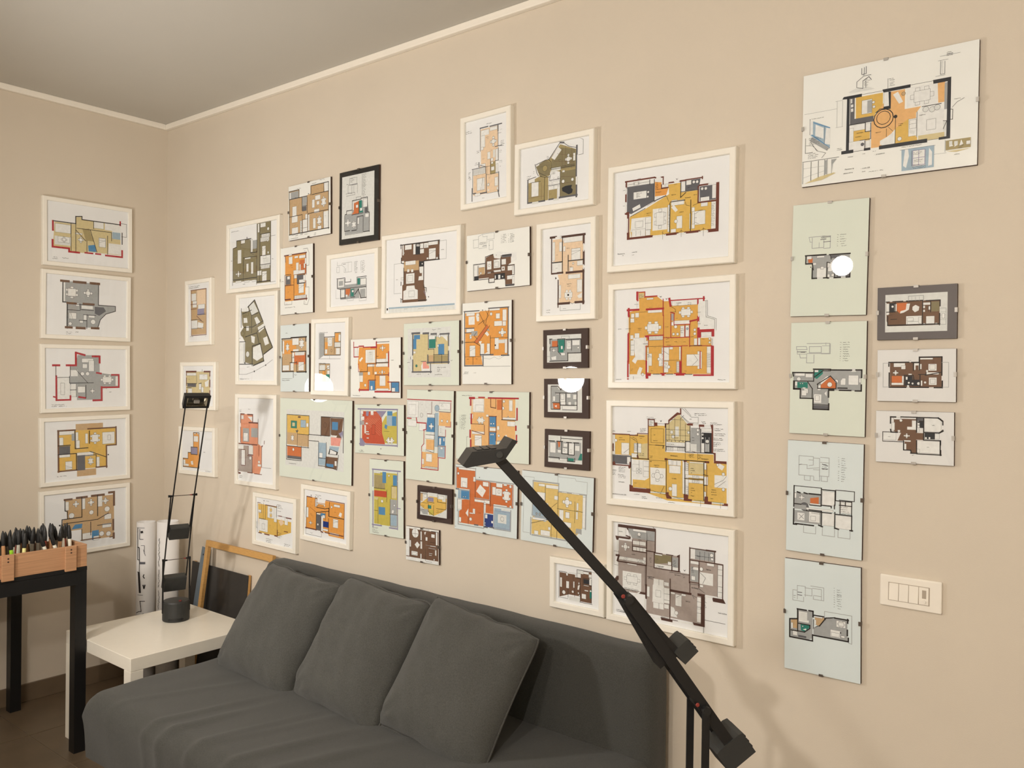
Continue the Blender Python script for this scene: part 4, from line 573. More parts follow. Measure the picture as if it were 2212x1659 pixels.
P L 1535 1080 1785 1045 1785 1140 1535 1190; P w 1570 1140 1580 1080 1610 1130; P w 1620 1140 1635 1080 1655 1120; P w 1670 1130 1690 1065 1710 1110; R e 1570 1085 1600 1120; R e 1620 1085 1655 1115; R w 1740 1080 1780 1110; P x 1540 1185 1780 1145 1640 1190; L G 3 1530 1075 1530 1190; L g 2 1420 1215 1540 1190; S 1620 1215 70 1; S 1660 1130 60 2
T 560 1248 26 sezione; T 705 1215 20 scala; T 825 1222 30 - prospetto; S 455 1160 55 2; S 810 1185 50 1; T 645 1010 24 ripostiglio; T 635 1048 22 lavanderia; T 835 1003 24 ingresso; T 1270 830 22 soggiorno; S 1065 915 50 2; T 530 1372 30 Planimetria; T 690 1362 30 - scala 1:50; T 518 1412 30 piano terra; T 700 1392 28 casa; S 770 1388 240 1''',
'F37': '''P g 195 410 480 390 475 548 228 558 228 465 195 462
P O 200 425 255 420 255 452 205 455; R w 195 410 225 430; R g 232 420 325 545; R w 260 490 320 550; R w 335 450 360 510; R w 390 430 475 520; R w 260 410 310 418; Q w 285 480 305 495; R w 325 450 340 485; O w 365 535 10; R G 355 405 415 420; R w 230 455 255 468; R G 390 525 475 548; R w 420 405 450 415; R w 330 530 345 550
L k 9 185 408 320 403; L k 9 345 400 480 392; L k 9 188 410 188 462 230 462; L k 9 230 490 228 558 330 552; L k 9 330 555 385 550; L k 9 385 552 478 545 480 510; L k 6 328 450 325 550; L k 6 382 420 382 550; L k 5 350 400 355 430; L k 8 230 460 235 500; L k 5 330 450 350 455; R e 262 550 300 562; R e 342 550 370 560; R e 420 545 450 552
L g 4 210 285 280 278 350 275 350 355 305 358; L g 4 230 290 230 358 305 360 305 300; L g 3 275 320 275 355; L G 4 290 285 350 275; L G 4 285 300 320 298; L g 3 208 285 215 318 230 315; S 290 278 50 2; L G 4 305 315 350 310; S 396 268 10 6; S 415 266 45 6; O k 220 483 3''',
'F38': '''P g 105 1185 240 1180 240 1160 555 1160 555 1305 340 1295 340 1420 232 1425 230 1350 150 1350 150 1295 105 1290
P t 242 1165 300 1165 300 1190 260 1225 242 1215; P t 130 1245 200 1240 200 1285 130 1290; P O 285 1265 350 1210 390 1255 390 1290 280 1285; R w 115 1185 180 1205; R w 185 1190 230 1215; P w 280 1245 330 1205 340 1215 290 1260; R w 470 1200 535 1265; R w 418 1220 450 1265; R w 240 1325 290 1385; R w 265 1265 285 1300; R w 305 1162 335 1172; O w 140 1225 14; R w 115 1240 130 1270; R G 235 1400 335 1425; Q w 250 1335 275 1370; P w 310 1320 325 1305 325 1340; R w 175 1290 200 1320; R w 160 1300 190 1335; O w 345 1262 16; O w 390 1240 12; R e 490 1155 520 1178; R w 540 1220 552 1250; R w 245 1165 270 1180; O w 150 1255 4; O w 165 1255 4; P g 405 1165 470 1170 410 1250; R w 165 1280 185 1290
L k 9 100 1182 240 1180; L k 9 238 1160 350 1165; L k 9 350 1165 490 1163; L k 9 520 1165 558 1165 555 1215; L k 9 555 1265 553 1305 515 1303; L k 12 340 1298 370 1300; L k 9 410 1300 485 1305; L k 8 100 1185 105 1205; L k 12 108 1240 108 1290 150 1292; L k 8 150 1295 148 1352 235 1355; L k 9 235 1355 232 1425 338 1428 338 1390; L k 9 338 1300 338 1345; L k 6 240 1170 240 1240 105 1245; L k 6 240 1215 300 1170 350 1168; L k 6 262 1260 350 1205 388 1245 392 1290 265 1300 262 1260; L k 6 200 1245 230 1290 232 1355; L k 5 235 1395 335 1395; L k 8 400 1285 460 1285
L g 4 125 1010 190 1005 195 1030 125 1035 125 1010; L g 4 195 990 345 988 345 1055 195 1055; L g 4 210 1010 290 1008 290 1050 210 1050 210 1010; L g 3 130 1035 130 1060 190 1058; L G 4 155 1048 180 1048; L g 4 145 1060 150 1085 190 1085; L g 4 192 1060 192 1118 240 1122 245 1065; L g 3 295 1005 350 1005; L g 3 320 985 320 1000; L G 4 130 1045 190 1040; S 415 983 10 9; S 435 982 48 9; L g 3 350 990 350 1058 290 1060''',
'F42': '''P g 92 527 245 535 245 605 92 592; P g 90 625 245 632 245 710 90 700; O G 150 608 24; P g 90 592 160 595 160 625 90 622; P O 182 560 230 555 232 600 182 588; R w 180 588 240 602; C 118 540 150 572; P w 110 640 150 645 150 685 110 680; R w 175 632 235 700; Q w 185 660 212 688; R w 250 520 318 605; R w 345 575 415 650; R w 160 612 310 640; R w 250 640 320 720; R w 325 655 415 740; R w 92 530 105 560; Q w 190 640 235 650; L g 4 120 650 145 675; L g 4 145 650 120 675
L k 4 95 490 245 505 245 520; L k 7 92 490 92 605; L k 8 90 620 90 705 105 708; L k 8 110 525 125 530; L k 8 148 530 165 535; L k 8 175 535 240 545; L k 6 245 505 245 605 180 600; L k 6 245 512 322 522 320 600; L k 6 92 590 130 592; L k 6 175 625 245 632 245 720; L k 6 245 600 300 600 300 615; L k 6 160 630 300 640; L k 8 230 712 250 720; L k 5 325 520 330 575 415 580; L k 4 325 515 430 522 428 580 345 575; L k 6 320 640 320 730; L k 6 320 650 415 655 415 745; L k 8 320 728 340 735; L k 8 405 742 418 745; L k 8 100 702 200 715; L g 3 145 710 143 752 212 762 215 720; L g 3 250 725 248 768 318 778 318 735; L g 3 338 738 335 780 405 790 408 750; L k 5 345 600 415 610; L k 5 350 580 350 650; L k 5 380 580 380 605; L k 5 415 580 415 655; R w 355 585 375 600; S 352 610 50 2; S 355 635 55 2; L k 6 318 600 318 620
L g 3 120 322 200 330 200 375 175 378; L g 3 120 322 122 430 200 440; L g 3 200 335 235 338 238 440; L g 3 240 332 288 335 285 440 238 435; L g 3 125 370 165 375 165 395 230 390; L G 4 250 370 280 380; L G 4 248 395 280 400; S 250 372 30 3; L g 3 150 432 148 458 182 460 182 435; L g 3 202 440 200 460 235 462 235 440; L g 3 245 440 243 465 278 468 278 442; L g 3 175 345 200 348; L G 3 120 372 135 370; S 340 332 8 11; S 358 338 30 11; L g 3 240 360 288 362; L g 3 200 400 235 402''',
'F43': '''P g 113 1182 195 1190 195 1345 165 1355 72 1335 70 1240 113 1235; P g 200 1290 270 1228 390 1242 390 1368 200 1325
R w 118 1192 175 1260; R e 125 1198 168 1252; P u 75 1240 112 1238 112 1290 75 1285; P t 128 1265 178 1270 178 1285 150 1308 130 1300; P u 205 1220 255 1225 262 1240 230 1275 215 1270; R w 204 1218 250 1235; R w 328 1245 380 1290; D 335 1250 375 1285; R w 295 1295 350 1345; Q w 300 1310 345 1340; R w 75 1255 85 1290; O w 95 1310 14; R G 115 1325 160 1345; R g 165 1200 195 1250; R w 85 1300 110 1330; O w 140 1278 4; P w 140 1295 160 1290 160 1302; O k 352 1315 3; R w 205 1240 215 1268; R w 355 1330 375 1345; R g 118 1262 128 1300
L k 8 110 1180 160 1185; L k 8 175 1190 198 1195 198 1225; L k 8 112 1182 112 1235 68 1235 70 1335; L k 8 68 1335 160 1348; L k 8 195 1360 162 1355; L k 7 195 1325 195 1360; L k 8 200 1328 265 1335; L k 8 265 1340 395 1370 395 1345; L k 8 390 1300 390 1330; L k 8 392 1240 390 1260; L k 7 200 1215 260 1222 265 1240; L k 6 200 1290 235 1275 270 1232 320 1230; L k 8 320 1232 395 1245; L k 6 112 1240 115 1305 75 1300; L k 6 115 1260 180 1265 180 1290 150 1310 115 1305; L k 4 200 1240 200 1290; L g 3 262 1230 265 1195 415 1222 412 1378 395 1372; L g 4 200 1290 230 1280
L g 3 85 1072 110 1075 108 1048 155 1055 152 1110; L g 3 85 1072 88 1130 145 1135 148 1115; L g 3 152 1062 192 1065 190 1108 150 1105; L g 3 185 1052 258 1060 255 1135 200 1125 200 1110; L g 3 195 1065 245 1072 245 1130; L G 4 110 1085 135 1088; L G 4 110 1100 135 1103; S 90 1105 18 2; L g 3 110 1050 110 1125; L g 3 200 1105 245 1110; S 315 1066 8 9; S 332 1074 28 9; S 332 1105 35 1''',
'F39': '''R e 715 668 1125 905
P n 722 715 860 710 1075 705 1075 865 735 875 722 840; R D 740 722 778 780; P O 790 722 860 722 850 770 810 790 790 770; R w 722 725 740 790; P w 855 725 878 725 870 765 835 785 812 790 815 775 850 765; R w 965 718 1015 732; P w 895 745 915 733 940 745 935 770 910 782 893 765; R w 852 808 955 865; R w 985 808 1040 862; R w 965 738 978 755; R w 1000 742 1015 765; R w 775 728 790 775; R w 722 780 740 800; R l 1020 712 1072 775; R w 965 765 978 780; Q w 862 845 945 862; R w 965 855 980 868; R w 1045 852 1060 866; O w 762 745 8; Q w 860 820 900 840; L k 3 1000 740 1000 775; R w 935 815 955 855
L k 7 720 715 740 715; L k 7 765 712 830 710; L k 7 855 708 962 705; L k 7 985 705 1078 702 1076 740; L k 7 1075 790 1075 865; L k 8 730 870 1075 862; L k 6 730 810 728 870; L k 5 962 705 960 865; L k 5 780 715 780 780 722 780; L k 5 1015 708 1018 780; L g 4 868 705 870 675 968 672 968 705; L g 3 1078 755 1118 752 1118 862 1078 862; L g 2 1080 780 1118 778; L g 2 1080 800 1118 800; L g 2 1080 830 1118 830; L g 2 890 680 890 705; L g 2 915 680 915 705; L g 2 940 678 940 705; Q w 1090 790 1108 820; L k 4 750 830 790 825; S 735 785 45 2''',
'F40': '''P n 745 1115 940 1110 940 1080 1088 1080 1088 1280 745 1275
R O 757 1205 825 1255; R w 825 1205 840 1265; R w 770 1120 845 1145; R w 820 1135 848 1160; C 765 1168 800 1200; R w 1000 1125 1055 1170; R w 1003 1215 1055 1265; R D 845 1205 895 1270; R D 890 1230 940 1272; R w 905 1120 940 1165; R n 915 1135 935 1165; R w 945 1085 1030 1095; R w 945 1125 955 1160; R w 985 1180 1070 1195; R w 867 1190 890 1200; R w 850 1210 862 1230; R w 950 1235 960 1270; O w 870 1250 7; O w 935 1255 10; O w 895 1255 7; R w 755 1250 835 1265; Q w 1010 1130 1045 1160; Q w 1012 1225 1045 1255; R w 985 1165 998 1180; O w 978 1248 8; R w 858 1265 872 1280
L k 8 738 1115 870 1112; L k 8 890 1115 940 1115 940 1080 1090 1080 1088 1200; L k 8 738 1115 740 1140; L k 8 740 1185 742 1280 850 1282; L k 8 880 1280 1000 1280; L k 9 1040 1282 1092 1280 1088 1240; L k 6 840 1205 840 1270; L k 5 900 1115 900 1170; L k 6 940 1165 940 1120; L k 5 935 1195 985 1195; L k 6 980 1200 1088 1180; L k 6 945 1200 945 1275; L k 5 840 1200 900 1195 905 1230; L k 5 985 1180 985 1200; L g 3 738 1120 700 1122 705 1278 740 1278; L g 3 1090 1115 1135 1115 1135 1280 1092 1280; S 870 1102 20 1''',
'F41': '''P n 650 115 780 115 780 195 820 195 820 235 775 235 775 310 745 305 740 290 710 285 710 240 670 240 690 195 650 185
R w 820 112 915 190; P D 780 130 818 135 818 168 795 168; P D 822 195 880 200 880 232 822 230; R w 650 108 690 120; R w 690 108 775 118; P w 752 125 775 125 775 178 725 175 725 160 752 158; C 705 197 740 225; R w 780 238 910 312; R w 590 188 662 235; R w 638 135 655 180; R w 780 168 792 190; R w 708 255 720 290; R w 705 235 745 245; R w 880 200 905 230; O w 690 125 8; R G 780 110 820 130; R w 780 285 795 305; R w 672 178 686 190; R w 825 218 835 230; R w 845 218 855 230; R w 782 138 795 150; R w 782 152 795 164
L k 8 632 105 660 105; L k 7 632 105 635 140; L k 7 632 175 635 190 670 192; L k 6 690 105 780 110; L k 6 778 110 780 190; L k 6 780 108 900 110 925 130 922 150; L k 8 900 112 922 128; L k 6 818 110 820 235; L k 6 820 192 905 198 925 180; L k 6 820 235 910 238 912 318; L k 6 778 238 778 310; L k 7 745 308 780 312; L k 6 705 240 705 290 745 295 748 308; L k 6 780 312 915 320; L k 3 588 190 590 240 705 245; L k 4 588 188 662 190; L k 4 588 240 705 245; L k 6 795 130 818 130; L k 8 905 195 925 185; L k 6 912 240 912 262; L k 8 912 295 912 320; S 855 152 25 1; S 835 275 18 1; S 618 215 18 1; S 752 320 15 1''',
'B1': '''P y 850 545 1000 515 1000 640 1215 605 1215 750 1420 735 1420 1075 385 1180 400 935 555 850 860 660
P G 360 575 685 535 680 745 405 900 355 880; P o 690 515 770 500 760 590 850 590 825 670 690 690; P G 1055 500 1235 485 1215 600 1005 630; P G 1225 570 1420 550 1420 720 1225 740; P o 690 640 825 600 825 670 690 690
P w 360 525 630 485 635 535 365 575; P w 635 490 685 483 685 530 638 535; P w 690 490 785 470 790 520 695 515; R w 1010 515 1052 625; P w 410 955 640 935 650 1085 400 1120; P w 665 840 840 820 835 1080 660 1095; P w 685 695 760 685 685 745; R w 1375 550 1420 705; R w 1235 700 1340 735; R w 435 640 590 705; O w 610 635 14; O w 605 690 14; P w 410 900 550 825 555 845 415 925; P w 420 830 510 780 520 820 430 865; R w 1135 870 1290 1015; R w 1365 750 1415 1070; R w 890 735 955 752; R w 885 745 1040 780; R w 1240 760 1320 800; R w 845 790 870 1110; R w 880 1080 940 1115; R w 765 545 800 590; R w 815 540 850 585; P w 885 820 915 785 965 850 935 875; R w 950 925 1015 1065; O w 940 985 22; O w 1155 515 18; O w 1195 512 18; O w 1255 595 18; O w 1298 592 18; R w 1105 890 1120 1075; R w 1065 500 1125 545; R w 415 1090 575 1165; R w 580 1090 635 1150; R w 580 940 645 1080; R w 1130 820 1165 865; R w 1130 1020 1165 1070; P w 395 1110 400 1070 410 1180 390 1180
Q w 455 990 545 1055; D 690 850 815 1060; L k 3 475 640 475 705; S 475 655 65 3; L k 3 580 940 580 1085; L k 3 575 1010 645 1005; L k 3 465 1100 465 1160; L k 3 520 1095 520 1155; L k 3 1165 880 1165 1015; L k 3 1165 900 1210 870; L k 3 1165 995 1215 1015; L k 3 1165 945 1190 945; L k 3 370 550 630 510; L k 3 440 515 440 560; L k 3 500 507 500 550; Q w 448 520 490 550; S 1368 780 42 14; S 848 800 20 14
L m 18 340 515 685 470 700 465; L m 16 760 460 790 455; L m 14 790 460 788 540; L m 12 770 550 770 590 850 580; L m 16 860 525 920 512; L m 18 985 505 1060 492; L m 14 1060 490 1260 460; L m 14 1258 450 1258 475; L m 22 350 515 350 585; L m 22 345 660 345 750; P m 330 880 385 870 385 1150 355 1145 360 910 330 905; P m 358 1120 385 1120 385 1180 670 1145 670 1175 355 1208; L m 26 820 1145 960 1130; L m 26 1055 1120 1220 1105; P m 1320 1080 1415 1070 1415 520 1460 512 1440 1105 1320 1115; L m 20 1225 555 1330 540; L m 18 1210 570 1220 760 1420 735; L k 9 685 485 680 745; L k 10 690 740 820 680; L k 8 630 490 632 540; L k 8 1000 515 1000 700 1060 640; L k 9 870 770 870 1120; L k 9 1120 730 1120 1095; L k 9 875 755 1050 738; L k 7 1000 635 1215 605; L k 6 400 930 560 840 575 830; L k 3 700 745 600 800; L k 3 830 680 855 750; L k 4 720 605 850 585; L k 3 310 620 355 615; L k 3 310 805 350 800; L w 18 345 590 345 655; L w 18 340 765 340 880; L w 12 710 470 760 460; L w 14 925 512 980 505; L w 16 1335 540 1400 525; L w 20 672 1165 815 1145; L w 20 962 1140 1052 1128; L w 20 1222 1115 1318 1100; L k 3 785 1105 785 1200; L k 3 1005 1080 1002 1170; L k 3 1270 1060 1268 1160; L k 3 1055 750 1060 790 1110 800; L k 3 1205 730 1200 770 1145 795; L k 3 1225 1110 1270 1070 1320 1090; L k 3 965 1130 1005 1095 1050 1120; L k 3 775 1120 815 1150; L w 14 365 960 362 1115
T 700 645 26 disimpegno; T 885 675 28 ingresso; T 1050 710 26 disimpegno; T 1080 585 20 bagno; T 1265 695 20 bagno; T 585 895 26 soggiorno; T 590 918 24 pranzo; T 985 880 28 camera; T 1210 860 28 camera; T 920 550 18 entrata; S 700 530 45 5; S 485 480 40 1; T 405 740 14 cucina; P k 940 470 957 482 972 465 955 492; T 245 1385 34 Planimetria; T 415 1362 30 scala 1:50; T 300 1400 20 2015; T 415 1392 20 h 2.70; S 1155 670 40 1''',
'B2': '''P z 530 310 605 310 605 365 760 355 840 410 860 420 930 410 945 470 1290 460 1285 670 1270 890 1460 880 1470 980 1190 990 1480 1000 1450 1350 400 1395 420 1170 415 560 540 520
P w 455 890 605 885 605 1170 490 1175; P w 1310 415 1400 410 1400 605 1510 640 1500 780 1310 770; R w 960 405 1280 460; R w 970 670 1185 715; R z 950 730 1050 885; R w 1065 735 1115 880; R w 1130 730 1175 870; R w 1330 815 1460 865; R w 650 535 830 560; R w 435 580 475 630; R w 488 570 535 625; R w 425 640 475 690; D 615 690 815 825; D 1050 505 1220 615; R w 480 830 540 890; R w 425 855 465 905; R w 425 920 475 1115; R w 665 870 840 915; R w 640 1090 700 1245; R w 855 1010 920 1180; R w 855 1190 910 1330; R w 1145 1100 1320 1245; R w 1405 1000 1455 1340; R w 1015 1190 1070 1330; R w 605 870 625 1175; R w 790 1090 845 1250; P w 445 1185 480 1135 520 1160 490 1220; P w 520 1310 545 1260 580 1275 550 1370 510 1350; O w 583 1355 20; O w 790 1160 20; O w 915 1260 22; R g 940 580 985 665; R w 950 685 985 730; R w 1290 890 1320 980; R w 1240 895 1280 980; O w 1250 785 18; O w 1250 835 18; O w 1440 900 15; O w 1440 945 15; O w 1005 745 22; O w 1030 840 18; O w 978 840 18; R w 635 380 720 395; R w 640 1010 660 1330; R w 825 1010 845 1090; R w 1050 1000 1070 1170; R w 1285 1060 1315 1100; R w 1285 1245 1315 1285; R w 1310 1065 1340 1280; R w 385 1220 415 1380; R w 925 1005 970 1035; R w 625 925 655 985; R x 540 320 600 375
H 665 870 840 912; H 1405 1085 1455 1260; H 1018 1195 1068 1325; L k 3 430 920 430 1110; L k 3 430 980 475 980; L k 3 430 1045 475 1045; L k 3 855 1060 915 1100; L k 3 1220 1240 1290 1170; L k 3 1290 1170 1240 1100; L k 3 1070 790 1115 790; L k 3 650 1130 695 1125; S 645 1100 50 2; S 860 1210 40 4; S 640 1020 20 8; S 825 1020 20 12; O a 1155 770 14; S 1070 750 40 2; S 535 340 65 3; L k 3 1015 440 1080 440; S 1020 448 60 2; S 1160 440 65 2; S 1070 800 40 2; L k 5 590 965 650 960
L r 32 515 310 520 405; L r 12 535 305 612 300 615 370; L r 16 620 362 765 345; L r 26 390 535 530 525; L r 30 405 520 405 610; L r 28 400 835 400 1190; L r 24 395 1190 370 1410; L r 26 635 525 845 515; L r 12 845 395 850 600; L r 30 925 390 940 475; L r 14 940 410 1375 385; L r 20 1290 400 1295 450; L r 22 1365 365 1365 405; L r 30 1295 620 1295 670; L r 20 1190 675 1300 650; P r 1280 755 1310 755 1315 780 1500 775 1495 870 1465 870 1465 810 1330 815 1325 885 1280 885; P r 1455 990 1495 985 1490 1375 1225 1380 1225 1355 1455 1345; L r 32 1000 1355 1120 1355; L r 30 1065 1200 1065 1340; L r 36 825 1355 865 1355; P r 620 1180 640 1180 640 1340 690 1340 690 1375 655 1380 655 1410 620 1410; L r 26 625 870 655 870 655 900; L r 10 945 580 945 885 1190 885; L r 10 985 580 990 720 1190 715; L r 12 640 860 850 855; L r 8 850 600 850 1340; L r 10 1125 725 1125 880; L r 10 1190 670 1190 715; L r 10 1185 720 1185 1000; L r 10 855 1000 1080 990 1080 1340; L r 8 1080 990 1160 990; L r 8 1290 890 1290 990 1480 985; L r 8 655 880 655 1000 620 1000; L r 10 625 990 630 1180; L r 12 1320 1060 1325 1280; L m 10 1190 990 1340 990; L r 12 940 560 990 575; L r 8 845 390 845 510; L r 8 850 885 945 885
L w 14 505 415 505 505; L w 14 390 620 390 830; L w 12 1300 455 1298 615; L w 12 1298 680 1300 750; L w 16 695 1365 820 1362; L w 16 870 1362 1000 1362; L w 16 1125 1365 1222 1362; L w 12 1480 880 1480 980; L w 10 390 1400 620 1395; L k 3 1395 410 1415 410 1415 605 1525 640 1510 790; L k 3 1380 410 1395 415 1395 620 1505 650 1500 770; L k 3 365 775 430 775; L k 3 480 460 530 460; L k 3 1280 560 1325 558; L k 3 1285 710 1325 710; L k 4 465 1380 465 1415; L k 3 950 490 1000 520 1005 555 950 560; L k 2 540 560 640 555; L k 2 420 600 420 840; L G 10 720 1352 800 1350; L G 10 890 1352 970 1350; L G 10 1130 1355 1215 1352; L g 10 1472 900 1468 975; L k 2 860 1175 1040 1170; L k 2 640 1000 850 995
T 520 770 24 soggiorno; T 530 790 20 pranzo; T 665 505 20 ingresso; T 870 752 20 corridoio; T 890 985 22 disimpegno; T 1005 640 20 cucina; T 1370 732 24 balcone; T 690 1312 22 letto; T 930 1315 20 letto; T 1120 1315 22 letto; T 430 1290 20 studio; T 495 660 18 zona; T 270 780 24 giardino; T 1345 905 20 bagno; T 725 1015 18 armadi; S 885 880 45 2; S 1205 875 40 1; P k 795 350 815 362 832 350 815 372; P k 870 378 885 390 905 375 888 400; S 245 1420 90 1; S 1545 1425 100 1; T 430 1308 20 zona; S 880 940 60 1; S 990 940 60 1; S 1105 938 60 1''',
'B3': '''P y 220 560 400 575 400 580 500 560 630 550 630 450 840 430 840 780 1440 800 1440 910 1600 930 1600 1450 1330 1390 870 1340 440 1220 440 870 410 820 220 815
P x 850 450 890 420 1010 310 1100 420 1145 460 1140 640 1090 650 1085 710 850 690; P g 1160 480 1275 480 1275 780 1150 770; P D 1290 540 1415 545 1415 800 1290 790; P G 185 820 410 830 410 935 185 900; P x 500 690 630 670 630 860 500 850; P x 1140 910 1315 920 1315 1060 1140 1060
R w 640 390 705 460; R w 850 655 1085 710; R w 855 715 1085 765; R w 185 565 222 810; R w 300 665 395 815; P w 440 870 640 880 640 1100 590 1130 440 1115; P w 655 970 845 980 840 1195 660 1180; R w 890 945 1030 1050; P w 875 880 1035 890 1035 950 880 945; P w 1450 1065 1600 1085 1600 1230 1450 1220; R w 1085 910 1130 1110; R w 1090 1060 1315 1110; R w 1090 1115 1130 1320; R w 1130 1120 1310 1175; R w 1290 485 1415 530; R w 1325 940 1345 990; R w 455 1215 610 1255; R w 925 1175 985 1330; R w 1055 880 1080 1300; R w 1095 655 1150 780; R w 500 675 545 790; R w 425 795 500 850; P w 1490 930 1520 925 1575 960 1545 1010 1490 970; O w 1490 940 16; R w 570 890 635 1090; R w 440 930 520 1020; C 675 1000 815 1150; R x 955 450 1025 600; R e 965 465 1010 590; O e 922 535 22; O e 938 590 22; O w 232 635 20; R w 1290 670 1325 790; R w 1140 900 1320 925; O w 905 1235 25; R w 1320 1085 1370 1190; R w 1320 1270 1345 1370; R w 455 670 500 790; R w 370 840 410 930; R e 1155 680 1230 780; O w 1245 510 18; O w 1245 560 18; O w 1305 565 14; O w 1305 610 14; O e 1130 540 18; R w 1325 915 1350 1000; O w 1560 1055 20; O w 1560 1245 20; R w 510 675 545 720; R w 1105 655 1145 770; R w 880 870 920 940; R w 1090 900 1110 940
Q w 485 980 550 1050; D 500 995 535 1035; L k 3 665 490 820 500 820 670 665 660 665 490; L k 3 520 885 520 960; L k 3 580 960 640 965; L k 3 580 1015 640 1020; L k 3 935 890 935 945; L k 3 985 895 985 948; H 860 720 940 765; H 995 725 1080 770; H 1180 1065 1260 1110; H 1175 1125 1260 1170; H 460 675 495 760; H 1090 920 1125 1010; H 1090 1200 1125 1295; L k 2 890 440 890 640; L k 2 960 360 960 640; L k 2 1030 360 1030 640; L k 2 1090 430 1090 640; L k 2 850 500 1140 500; L k 2 850 570 1140 570; L k 2 850 630 1140 635; L k 2 920 380 1080 380; S 1300 545 110 3; S 645 400 55 3; O e 1362 650 22; R g 1335 680 1385 780; L w 3 1340 600 1360 780; L w 3 1385 600 1400 780; L k 3 1450 1180 1560 1130 1600 1080; L k 3 1480 1220 1590 1140; L k 3 330 790 395 740; O k 870 640 4; O k 920 645 4; O k 968 645 4; O k 1015 650 4; O k 1062 650 4
L m 14 185 555 400 568; P m 395 565 495 570 495 545 630 545 630 560 505 560 505 582 400 580; L m 12 632 375 640 870; L m 12 630 378 708 380 712 460; P m 712 415 745 415 742 460 715 460; P m 835 425 880 425 880 385 990 290 1025 300 1025 240 1040 240 1038 320 1000 315 895 400 890 435 850 440 850 480 838 480; P m 1100 440 1130 425 1190 430 1185 455 1130 460; P m 1255 440 1325 440 1325 470 1270 475 1275 500 1265 500; P m 1400 445 1435 445 1430 790 1465 795 1465 890 1600 910 1600 930 1445 905 1445 810 1415 795 1418 500; P m 185 905 215 890 230 930 400 945 400 900 420 905 420 985 390 980 385 955 185 935; P m 400 1180 440 1195 445 1220 610 1250 615 1230 660 1240 660 1290 400 1265; P m 840 1280 885 1275 885 1310 925 1340 920 1360 860 1350; P m 1070 1300 1125 1300 1125 1360 1175 1365 1170 1390 1070 1385; P m 1330 1330 1370 1335 1370 1390 1420 1400 1415 1430 1325 1415; L m 30 1560 1430 1612 1438; P m 835 855 870 860 870 885 835 882; P m 1070 880 1110 885 1105 905 1070 900; L m 24 1340 905 1375 910; L m 22 500 830 505 855; L k 10 415 855 640 870; L k 10 420 830 415 1180; L k 9 850 435 848 770; L k 9 870 870 1340 905; L k 9 1090 655 1090 780 1440 800; L k 8 1150 460 1155 660; L k 8 1090 650 1150 650; L k 9 1280 500 1280 790; L k 9 500 670 500 830; L k 7 185 815 420 830; L k 8 855 890 865 1290; L k 8 1085 900 1080 1300; L k 9 1320 910 1315 1380; L k 8 1080 1105 1320 1120; L k 8 850 710 1090 715; L k 4 640 690 840 690; L k 8 725 695 820 705 815 735; L k 8 1315 1060 1370 1075; L k 8 1315 1190 1360 1195; L k 3 405 575 415 800; L k 3 640 880 850 900; L k 3 1090 790 1090 870; L k 3 1245 790 1245 880; L n 3 650 900 645 1230; L m 6 1355 940 1355 1330; L m 4 1170 770 1240 790; L m 6 630 460 700 460; L m 16 200 680 200 760
L x 12 415 980 415 1180; L e 16 665 1275 840 1300; L e 16 930 1345 1065 1370; L e 16 1180 1390 1320 1405; L e 16 1425 1410 1560 1435; L t 4 700 1270 830 1290; L t 4 960 1340 1060 1360; L t 4 1200 1375 1310 1395; L t 4 1430 1400 1555 1425; L k 3 665 1250 845 1310; L k 3 940 1330 1060 1370; L k 3 780 1300 830 1200; L k 3 1280 1385 1280 1450; L k 3 1525 1410 1525 1475; L e 20 1045 340 1110 410; L G 3 1040 330 1125 420; L G 5 1030 370 1070 330; L k 2 1050 240 1165 350 1250 345 1250 430; L k 2 1085 245 1160 330; L k 2 1040 330 1145 420 1250 420; L k 2 750 430 835 435; L e 12 1190 440 1255 445; L e 12 1330 455 1400 460; L k 3 415 600 500 660 480 610
T 270 605 28 camera; T 270 632 26 matrimoniale; T 520 590 28 disimpegno; T 530 615 20 notte; T 700 572 24 hall; T 695 642 26 ingresso; T 905 830 34 disimpegno; T 1125 830 24 filtro; T 1290 870 32 disimpegno; T 700 945 30 soggiorno; T 715 970 26 pranzo; T 925 1112 36 studio; T 1155 985 26 cabina; T 1155 1012 26 armadio; T 1160 1040 24 lui; T 1160 1230 26 cabina; T 1160 1258 26 armadio; T 1160 1285 26 lei; T 1415 1250 30 camera; T 1410 1280 30 da letto; T 1415 1310 26 padronale; T 265 1152 36 terrazzo; T 192 1300 36 planimetria scala 1:50; T 460 1165 22 divano; T 860 500 24 cucina; T 960 610 22 penisola; T 860 685 26 forno frigo lav.; T 1170 605 22 bagno; T 1175 640 20 ospiti; S 190 520 50 1; S 375 525 70 1; S 535 490 90 3; S 615 350 140 2; S 1205 305 160 2; S 1135 375 60 1; S 1290 405 70 2; S 1400 420 150 2; S 1450 495 120 2; S 1455 555 140 2; S 1440 610 160 2; S 1440 665 100 2; S 1440 705 70 1; S 1440 745 160 2; S 190 1000 55 4; S 270 965 100 4; S 260 1055 110 3; S 460 1300 70 1; S 555 1330 80 2; S 730 1345 100 1; S 880 1400 100 1; S 1400 1355 70 1; S 440 600 40 2; S 1140 805 70 3; S 1250 820 60 3; S 650 830 40 2; P k 775 385 790 398 803 382 790 410; S 645 895 60 1; S 525 800 80 2; S 1160 1320 50 1''',
